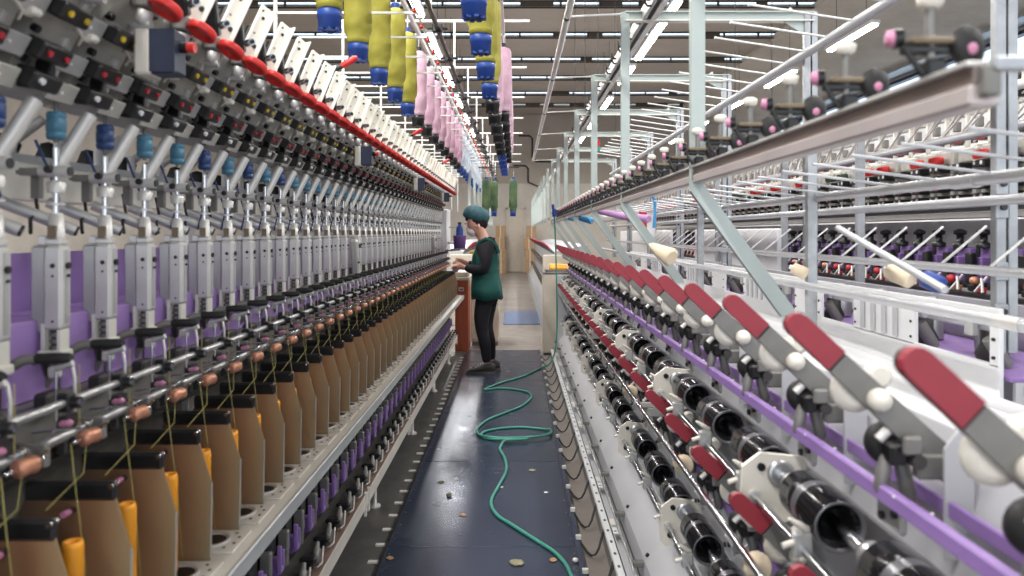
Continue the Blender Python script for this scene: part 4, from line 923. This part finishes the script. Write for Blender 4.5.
# pale end cabinet of the right machine with a tray of yellow cones
e = empty('end_cabinet', (.52, 8.9, 0), 'pale grey end cabinet closing the far end of the right machine', 'machine housing')
put('cabinet_body', MB().box(.315, .72, 8.74, 9.14, .03, .955, 'beige', .01), parent=e)
put('cabinet_plinth', MB().box(.325, .71, 8.76, 9.12, 0, .03, 'darkmetal'), parent=e)
put('side_lip', MB().box(.31, .725, 8.73, 9.15, .955, .972, 'greymetal', .004), parent=e)
e = empty('cone_tray', (.52, 8.9, .972), 'shallow grey tray on the end cabinet of the right machine', 'tray')
put('tray_base', MB().box(.35, .71, 8.76, 9.10, .973, .980, 'greymetal').box(.35, .71, 8.76, 8.77, .98, 1.0, 'greymetal').box(.35, .36, 8.76, 9.10, .98, 1.0, 'greymetal').box(.70, .71, 8.76, 9.10, .98, 1.0, 'greymetal'), parent=e)
ym = MB().lathe((0, 0, 0), (1, 0, .0), [(0, .02), (.01, .030), (.25, .022), (.26, .01)], 'orange', 14).mesh('yellow_cone')
for k in range(4): put('yellow_cone', ym, (.40, 8.82+k*.075, 1.012+.02*(k%2)), label='yellow-orange yarn cone lying in the tray on the end cabinet', cat='yarn cone', group='yellow cones in the tray')

# machines beyond the cross aisle
def distant(x0, sgn, y0, y1, label):
    e = empty('winding_machine', (x0, y0, 0), label, 'textile machine')
    X = lambda a: x0+sgn*a
    put('machine_body', MB().prism([(X(0), 0), (X(.02), .2), (X(.2), .5), (X(.2), 1.15), (X(.7), 1.25), (X(.7), 0)], y0, y1, 'panel'), parent=e)
    put('creel_rail', MB().box(X(.1), X(.13), y0, y1, 1.62, 1.66, 'rail').box(X(.2), X(.22), y0, y1, 2.35, 2.4, 'alu'), parent=e)
    dm = MB().cyl((X(.13), 0, .9), (X(.13), .22, .9), .048, 'gloss', 14).cyl((X(.13), 0, .5), (X(.13), .22, .5), .048, 'gloss', 14).mesh('drive_drum')
    lv = MB().tube([(X(.03), 0, 1.28), (X(.12), 0, 1.20)], .018, 'darkred', 8).tube([(X(.12), 0, 1.20), (X(.25), 0, 1.08)], .016, 'greymetal', 8).mesh('cradle_lever')
    ps = MB().box(X(.08), X(.12), 0, .03, 1.6, 2.4, 'greenpost').mesh('creel_post')
    n = int((y1-y0)/.35)
    for k in range(n):
        put('drive_drum', dm, (0, y0+k*.35+.05, 0), e); put('cradle_lever', lv, (0, y0+k*.35+.1, 0), e)
        if k % 4 == 0: put('creel_post', ps, (0, y0+k*.35, 0), e)
    put('end_sheet', MB().box(X(.02), X(.7), y0-.03, y0, 0, 1.1, 'beige', .01), parent=e)
distant(.38, 1, 11.3, 24, 'distant winding machine right of the aisle, beyond the cross aisle')
distant(-.62, -1, 11.6, 24, 'distant machine left of the aisle, behind the worker')
# carton stacks at the far wall
cb = MB().box(-.17, .17, -.2, .2, 0, .42, 'carton', .008).box(-.02, .02, -.202, .202, .0, .423, 'beige').mesh('carton')
labs = {-.55: 'brown carton in the stack left of the pale doorway in the far wall', .50: 'brown carton in the stack right of the pale doorway in the far wall'}
for x in (-.55, .50):
    for k in range(4): put('carton', cb, (x+random.uniform(-.06, .06), 26.6, k*.425), label=labs[x], cat='carton', group='cartons %s of the far doorway' % ('left' if x < 0 else 'right'))
d1 = struct('door_1', MB().box(-.30, .30, EY1-.05, EY1, 0, 2.3, 'beige', .01))
put('door_frame', MB().box(-.36, -.30, EY1-.07, EY1, 0, 2.36, 'wall').box(.30, .36, EY1-.07, EY1, 0, 2.36, 'wall').box(-.36, .36, EY1-.07, EY1, 2.30, 2.36, 'wall'), parent=d1)
# wall conduits at the far end
put('wall_conduit', MB().tube([(.1, EY1-.06, 5.0), (.5, EY1-.06, 5.0), (.6, EY1-.06, 4.9), (.6, EY1-.06, 4.2), (.75, EY1-.06, 4.05), (1.6, EY1-.06, 4.05)], .03, 'black', 8), label='black conduit bending down across the far wall', cat='conduit')
put('wall_conduit', MB().tube([(-.1, EY1-.06, 3.9), (.35, EY1-.06, 3.9), (.45, EY1-.06, 3.8), (.45, EY1-.06, 3.3), (.9, EY1-.06, 3.1)], .03, 'black', 8), label='lower black conduit on the far wall above the doorway', cat='conduit')
# hanging cables from the roof
for i, (px, yy) in enumerate(((585, 7), (598, 8), (615, 9), (735, 9), (772, 8), (575, 11))):
    X = at(px, 0, yy)[0]
    put('hanging_wire', MB().cyl((X, yy, 2.6), (X, yy, CZ), .004, 'cable', 6), label='thin dark wire hanging from the roof above the right creel', cat='wire', group='thin wires hanging above the right creel')
# beacon on the right creel
e = empty('signal_beacon', at(598, 146, 6.9), 'small red and green signal beacon on the right creel', 'beacon')
X, Y, Z = at(598, 146, 6.9)
put('beacon_red', MB().cyl((X, Y, Z), (X, Y, Z+.05), .02, 'red', 10), parent=e); put('beacon_green', MB().cyl((X, Y, Z-.05), (X, Y, Z), .02, 'hose', 10), parent=e)

# ------------------------------------------------------------------ hose
def spline(pts, n=6):
    out = []; P_ = [Vector(p) for p in pts]; P_ = [P_[0]]+P_+[P_[-1]]
    for i in range(1, len(P_)-2):
        for j in range(n):
            t = j/n; a, b, c, d = P_[i-1], P_[i], P_[i+1], P_[i+2]
            out.append(.5*((2*b)+(c-a)*t+(2*a-5*b+4*c-d)*t*t+(3*b-a-3*c+d)*t**3))
    out.append(P_[-2]); return out
hp = [(558,365)]
hp = [(542,367.5),(523,376),(502.5,382),(488,387.5),(484.5,389.5),(490,389),(502,388),(523,390.5),(531.5,395.5),(523,405),(506.5,412),(488,419.5),(477.5,428),(478.5,434),(486,438),(502.5,439.5),(523,439),(542,437.5),(551,434.5),(550,431),(544,429),(523,427),(502.5,428),(486,431),(481,435),(488,438.5),(510,441),(528,440.5),(512,441.5),(504,443),(500.5,446.5),(500,449.5),(505,459),(506,471),(499,485),(491,501.4),(496.7,514.4),(511,524),(534.5,539),(553.4,551),(565,563),(572,577),(582,600)]
pts = []
for i, (px, py) in enumerate(hp):
    yy = F*(EYE-.06)/(py-HY); z = .0585+(.012 if 14 <= i <= 19 or 26 <= i <= 29 else 0)
    pts.append(((px-HX)*yy/F, yy, z))
top = [(.40, 7.85, 1.66), (.415, 7.85, 1.3), (.425, 7.85, .9), (.43, 7.85, .5), (.41, 7.8, .22), (.35, 7.72, .09)]
e = empty('water_hose', (.0, 5, .05), 'teal hose snaking along the walkway in loops and hanging on the right', 'hose')
put('hose_line', MB().tube(spline(top+pts, 5), .0085, 'hose', 10), parent=e)
put('hose_coupling', MB().cyl((.40, 7.85, 1.60), (.40, 7.85, 1.68), .022, 'bluerubber', 10).cyl((.375, 7.85, 1.63), (.43, 7.85, 1.66), .016, 'bluerubber', 8).cyl((.39, 7.85, 1.68), (.385, 7.85, 1.73), .014, 'bluerubber', 8).cyl((.40, 7.85, 1.66), (.5, 7.85, 1.67), .008, 'darkmetal', 8), parent=e, label='blue coupling')

# lint and scraps on the walkway
def blob(px, py, r, m, label, cat, group=None, flat=.35, n=14):
    yy = F*(EYE-.052)/(py-HY); x = (px-HX)*yy/F
    mb = MB()
    rr = []
    for i in range(1, 6):
        t = PI*i/6; rr.append([(r*math.sin(t)*math.cos(2*PI*j/n)*(1+random.uniform(-.3, .3)), r*math.sin(t)*math.sin(2*PI*j/n)*(1+random.uniform(-.3, .3)), r*flat*(1-math.cos(t))/2*(1+random.uniform(-.1, .1))) for j in range(n)])
    mb.rings(rr, m); put('floor_scrap' if cat == 'scrap' else 'lint_tuft', mb, (x, yy, .0505), label=label, cat=cat, group=group)
blob(517, 563, .030, 'lint', 'pale green lint tuft on the walkway nearest the camera', 'lint', flat=.3)
blob(449, 496, .016, 'lint', 'small dark lint ball on the left of the walkway', 'lint', flat=.9)
blob(441, 482, .018, 'lint', 'long pale lint wisp on the left edge of the walkway', 'lint', flat=.2)
blob(463, 515, .016, 'leafbrown', 'crumpled tan scrap in the middle left of the walkway', 'scrap')
blob(553, 560, .018, 'leafbrown', 'torn tan scrap under the hose on the right', 'scrap')
blob(575.5, 562, .012, 'paleplastic', 'cream pebble-like scrap at the right edge of the walkway', 'scrap', flat=1.6)
blob(390, 558, .016, 'leafbrown', 'tan leaf-like scrap at the left edge of the walkway', 'scrap')
blob(502, 487, .008, 'white', 'tiny white scrap left of the hose bend', 'scrap')
blob(532, 470, .022, 'lint', 'flat grey-green lint patch right of the hose', 'lint', flat=.1)
blob(546, 492, .012, 'white', 'thin white thread scrap right of the hose', 'scrap', flat=.1)

# ------------------------------------------------------------------ the worker
PX = lambda px, py, dy=0: ((px-HX)*.00993, 7.45+dy, EYE-(py-HY)*.00993)
def skin_mesh(name, nodes, edges, material, parent, sub=2, root=0, label=None):
    me = bpy.data.meshes.new(name); me.from_pydata([n[0] for n in nodes], edges, []); me.materials.append(M[material])
    o = bpy.data.objects.new(name, me); C.objects.link(o); o.parent = parent; W[o] = W[parent]; o.location = -W[parent]
    md = o.modifiers.new('skin', 'SKIN'); md.use_smooth_shade = True
    for i, n in enumerate(nodes):
        r = n[1]; me.skin_vertices[0].data[i].radius = r if isinstance(r, tuple) else (r, r)
        me.skin_vertices[0].data[i].use_root = (i == root)
    sb = o.modifiers.new('sub', 'SUBSURF'); sb.levels = sub; sb.render_levels = sub
    if label: o['label'] = label
    return o
person = empty('person', (-.28, 7.45, .05), 'woman in green apron and hair net, black top and leggings, working at the machine', 'person')
N = []; E = []
def chain(start, pts):
    i = start
    for p, r in pts:
        N.append((p, r)); j = len(N)-1
        if i is not None: E.append((i, j))
        i = j
    return i
pel = chain(None, [(PX(488, 289), .115)])
ch = chain(pel, [(PX(487, 274), .105), (PX(486, 258), .115), (PX(486, 246), .10)])
nk = chain(ch, [(PX(484, 239), .060), (PX(481, 233), .058)])
hd = chain(nk, [(PX(475, 227), (.098, .092)), (PX(475, 219), (.105, .098)), (PX(477, 212), .06)])
ARM = ((-1, 0), (1, 4))
for sd, dx in ARM:
    el = chain(ch, [(PX(487, 248, sd*.14), .05), (PX(487.5, 259, sd*.19), .045), (PX(486+dx/3, 270-dx/2, sd*.205), .040), (PX(474, 269, sd*.16), .034), (PX(465, 267-dx, sd*.10), .024)])
    hn_ = chain(el, [(PX(462, 266-dx, sd*.085), (.018, .034)), (PX(459, 265.5-dx, sd*.075), (.015, .036))])
    for q, ln in ((-.030, .75), (-.010, 1), (.010, .95), (.030, .75)):
        chain(hn_, [(PX(456, 265.3-dx, sd*.075+q), .0095), (PX(456-2.6*ln, 266.5-dx, sd*.07+q), .009), (PX(455.3-3.3*ln, 268.2-dx, sd*.065+q), .008)])
    chain(hn_-1, [(PX(460, 263-dx, sd*.045), .011), (PX(457, 262.7-dx, sd*.035), .0095), (PX(455, 263.5-dx, sd*.035), .008)])
LEG = ((-1, -1.8), (1, 2.4))
for sd, dx in LEG:
    chain(pel, [(PX(486+dx, 300, sd*.085), .082), (PX(483.5+dx, 318, sd*.085), .066), (PX(484+dx, 329, sd*.085), .052), (PX(487.5+dx, 343, sd*.085), .050), (PX(489+dx, 360, sd*.085), .033), (PX(488+dx, 367, sd*.085), .034), (PX(480+dx, 369.5, sd*.088), .030)])
skin_mesh('body', N, E, 'skin', person)
N = []; E = []
c0 = chain(None, [(PX(487, 280), .10)]); c2 = chain(c0, [(PX(487, 270), .118), (PX(486, 257), .128), (PX(486.5, 247), .130)]); chain(c2, [(PX(485.5, 241.5), .105), (PX(484, 237.5), .075)])
for sd, dx in ARM:
    chain(c2, [(PX(486.5, 248.5, sd*.145), .074), (PX(486.5, 259, sd*.20), .066), (PX(486.5+dx/3, 269-dx/2, sd*.215), .060), (PX(476, 269, sd*.17), .052), (PX(466, 267.2-dx, sd*.108), .038)])
skin_mesh('sweater', N, E, 'shirt', person)
N = []; E = []
c0 = chain(None, [(PX(488, 287), .10)])
for sd, dx in LEG:
    chain(c0, [(PX(486.5+dx, 300, sd*.085), .096), (PX(483.5+dx, 318, sd*.085), .082), (PX(484+dx, 329, sd*.085), .066), (PX(487.5+dx, 343, sd*.085), .062), (PX(489+dx, 363, sd*.085), .042)])
skin_mesh('leggings', N, E, 'shirt', person)
def shoe_mesh(ax_, ay, z0):            # toe towards -x; cross sections from heel to toe
    mb = MB(); rr = []
    for (dx_, hw, h) in ((.105, .018, .05), (.10, .032, .085), (.06, .038, .115), (.02, .040, .110), (-.03, .042, .078), (-.09, .046, .058), (-.14, .042, .046), (-.17, .026, .034), (-.178, .012, .024)):
        rr.append([(ax_+dx_, ay+hw*math.copysign(abs(math.cos(t))**.7, math.cos(t)), z0+.018+(h-.018)*(.5+.5*math.copysign(abs(math.sin(t))**.7, math.sin(t)))) for t in [2*PI*j/18 for j in range(18)]])
    mb.rings(rr, 'shoe')
    sl_ = []
    for zz in (z0, z0+.024):
        ring = []
        for (dx_, hw) in ((.112, .02), (.10, .036), (.05, .042), (-.02, .044), (-.09, .049), (-.145, .045), (-.178, .028)): ring.append((ax_+dx_, ay+hw, zz))
        for (dx_, hw) in ((-.186, .0), (-.178, .028), (-.145, .045), (-.09, .049), (-.02, .044), (.05, .042), (.10, .036), (.112, .02)): ring.append((ax_+dx_, ay-hw, zz))
        sl_.append(ring)
    so = MB(); so.rings(sl_, 'sole', smooth=False)
    lc = MB()
    for k in range(4): lc.tube([(ax_-.02-k*.022, ay-.03, z0+.092-k*.010), (ax_-.025-k*.022, ay, z0+.108-k*.013), (ax_-.02-k*.022, ay+.03, z0+.092-k*.010)], .003, 'plategrey', 5)
    return mb, so, lc
for sd, dx in LEG:
    a = PX(485+dx, 373, sd*.088)
    A_, B_, L_ = shoe_mesh(a[0]+.02, a[1], .051)
    o = put('shoe', A_, parent=person); put('shoe_sole', B_, parent=o); put('laces', L_, parent=o)
def loft(rows, m, n=36, wob=.0):
    rr = []
    for (fx, bx_, py, hw) in rows:
        a = PX(fx, py); b = PX(bx_, py); cx = (a[0]+b[0])/2; rx = (b[0]-a[0])/2; fl = max(0, (py-272)/26)
        rr.append([(cx+(rx+.006*fl*math.sin(7*t))*math.copysign(abs(math.cos(t))**.85, math.cos(t)), 7.45+(hw+.008*fl*math.sin(7*t+1))*math.copysign(abs(math.sin(t))**.85, math.sin(t)), a[2]+wob*math.sin(5*t)*.008) for t in [2*PI*j/n for j in range(n)]])
    return MB().rings(rr, m, cap=False)
ap = loft([(483, 493, 239, .085), (480, 496, 242, .125), (476, 498.5, 247.5, .150), (472.5, 498.8, 255, .160), (471.2, 499.5, 263, .165), (472, 498.5, 270.5, .160), (471.5, 500, 278, .180), (470.8, 501.8, 288, .200), (471, 502.8, 298.5, .212), (473, 501, 298, .20), (474, 499, 290, .18)], 'green', wob=1.0)
o = put('apron', ap, parent=person)
for sd in (-1, 1): put('shoulder_strap', MB().tube([PX(477, 247, sd*.115), PX(480.5, 241.5, sd*.12), PX(486, 238.8, sd*.125), PX(492, 241, sd*.125), PX(496.5, 246.5, sd*.115), PX(498.5, 253, sd*.10)], [.018, .020, .020, .020, .018, .014], 'green', 10), parent=o)
put('apron_tie', loft([(471.2, 499.3, 269.5, .168), (471.2, 499.5, 271.5, .170)], 'green'), parent=o)
put('apron_badge', MB().box(PX(471.5, 0)[0]-.012, PX(474.5, 0)[0], 7.45-.15, 7.45-.10, PX(0, 253.5)[2], PX(0, 250.5)[2], 'dotyellow', .003), parent=o, label='small yellow badge')
mb = MB().ball(PX(478, 219.5), .105, 'hair', 16, (1.0, .98, .92)); mb.ball(PX(484, 224), .055, 'hair', 12, (.7, 1, .9)); mb.ball(PX(469.5, 219), .05, 'hair', 12, (.9, 1.2, .6)); put('hair', mb, parent=person)
mb = MB(); rr = []
T_ = Matrix.Translation(PX(476.6, 214.2)) @ Matrix.Rotation(.26, 4, 'Y'); mb.T = T_
for k in range(12):                       # puffy net with soft gathers, closed by an elastic hem
    t = k/11*PI*.5; R_ = .132*math.cos(t*.98)**.8
    rr.append([((R_+.005*math.sin(9*a+k))*1.0*math.cos(a), (R_+.004*math.sin(9*a+k))*.86*math.sin(a), -.015+.095*math.sin(t)+.004*math.sin(5*a)) for a in [2*PI*j/36 for j in range(36)]])
low = [(x*.80, y*.86, -.062) for x, y, z in rr[0]]; mid_ = [(x*.98, y*.98, -.045) for x, y, z in rr[0]]
mb.rings([low, mid_]+rr, 'hairnet'); mb.T = None; put('hair_net', mb, parent=person)
mb = MB().ball(PX(472.2, 231.0), .070, 'mask', 16, (.78, .98, .84)); mb.ball(PX(467.4, 228.0), .024, 'mask', 10, (.7, .8, 1)); o = put('face_mask', mb, parent=person)
put('mask_strap', MB().tube([PX(470.5, 226, -.058), PX(474.5, 225.5, -.088), PX(479.5, 226, -.092)], .003, 'mask', 6), parent=o)
put('ear', MB().ball(PX(479, 226.5, -.092), .027, 'skin', 10, (.6, .4, 1)), parent=person)
for sd in (-1, 1):
    put('eye', MB().ball(PX(465.6, 223.8, sd*.034), .011, 'hair', 8, (.6, 1, .6)), parent=person)
e = put('yarn_cop', MB().lathe(PX(456.8, 269.5, -.06), (-.2, 1, .1), [(0, .01), (.01, .026), (.07, .034), (.12, .026), (.13, .01)], 'pinkyarn', 14), label='small pink yarn package held in both hands of the worker', cat='yarn package')


# ------------------------------------------------------------------ light from outside, camera
w = bpy.data.worlds.new('sky'); sc.world = w; w.use_nodes = True
bg = w.node_tree.nodes['Background']; bg.inputs['Color'].default_value = (.86, .92, 1, 1); bg.inputs['Strength'].default_value = 2.3

cam = bpy.data.cameras.new('camera'); co = bpy.data.objects.new('camera', cam); C.objects.link(co)
co.location = (0, 0, EYE); co.rotation_euler = (PI/2, 0, 0)
cam.sensor_width = 36; cam.lens = F/1024*36; cam.shift_x = -4/1024; cam.shift_y = -55/1024; cam.clip_start = .02
cam.dof.use_dof = True; cam.dof.focus_distance = 5.0; cam.dof.aperture_fstop = 3.6
sc.camera = co
sc.view_settings.view_transform = 'Standard'; sc.view_settings.look = 'None'; sc.view_settings.gamma = 1; sc.view_settings.use_curve_mapping = False
sc.view_settings.exposure = 0.05
sc.cycles.use_denoising = True
sc.cycles.max_bounces = 8; sc.cycles.diffuse_bounces = 4; sc.cycles.glossy_bounces = 4; sc.cycles.transparent_max_bounces = 16
sc.cycles.caustics_reflective = False; sc.cycles.caustics_refractive = False
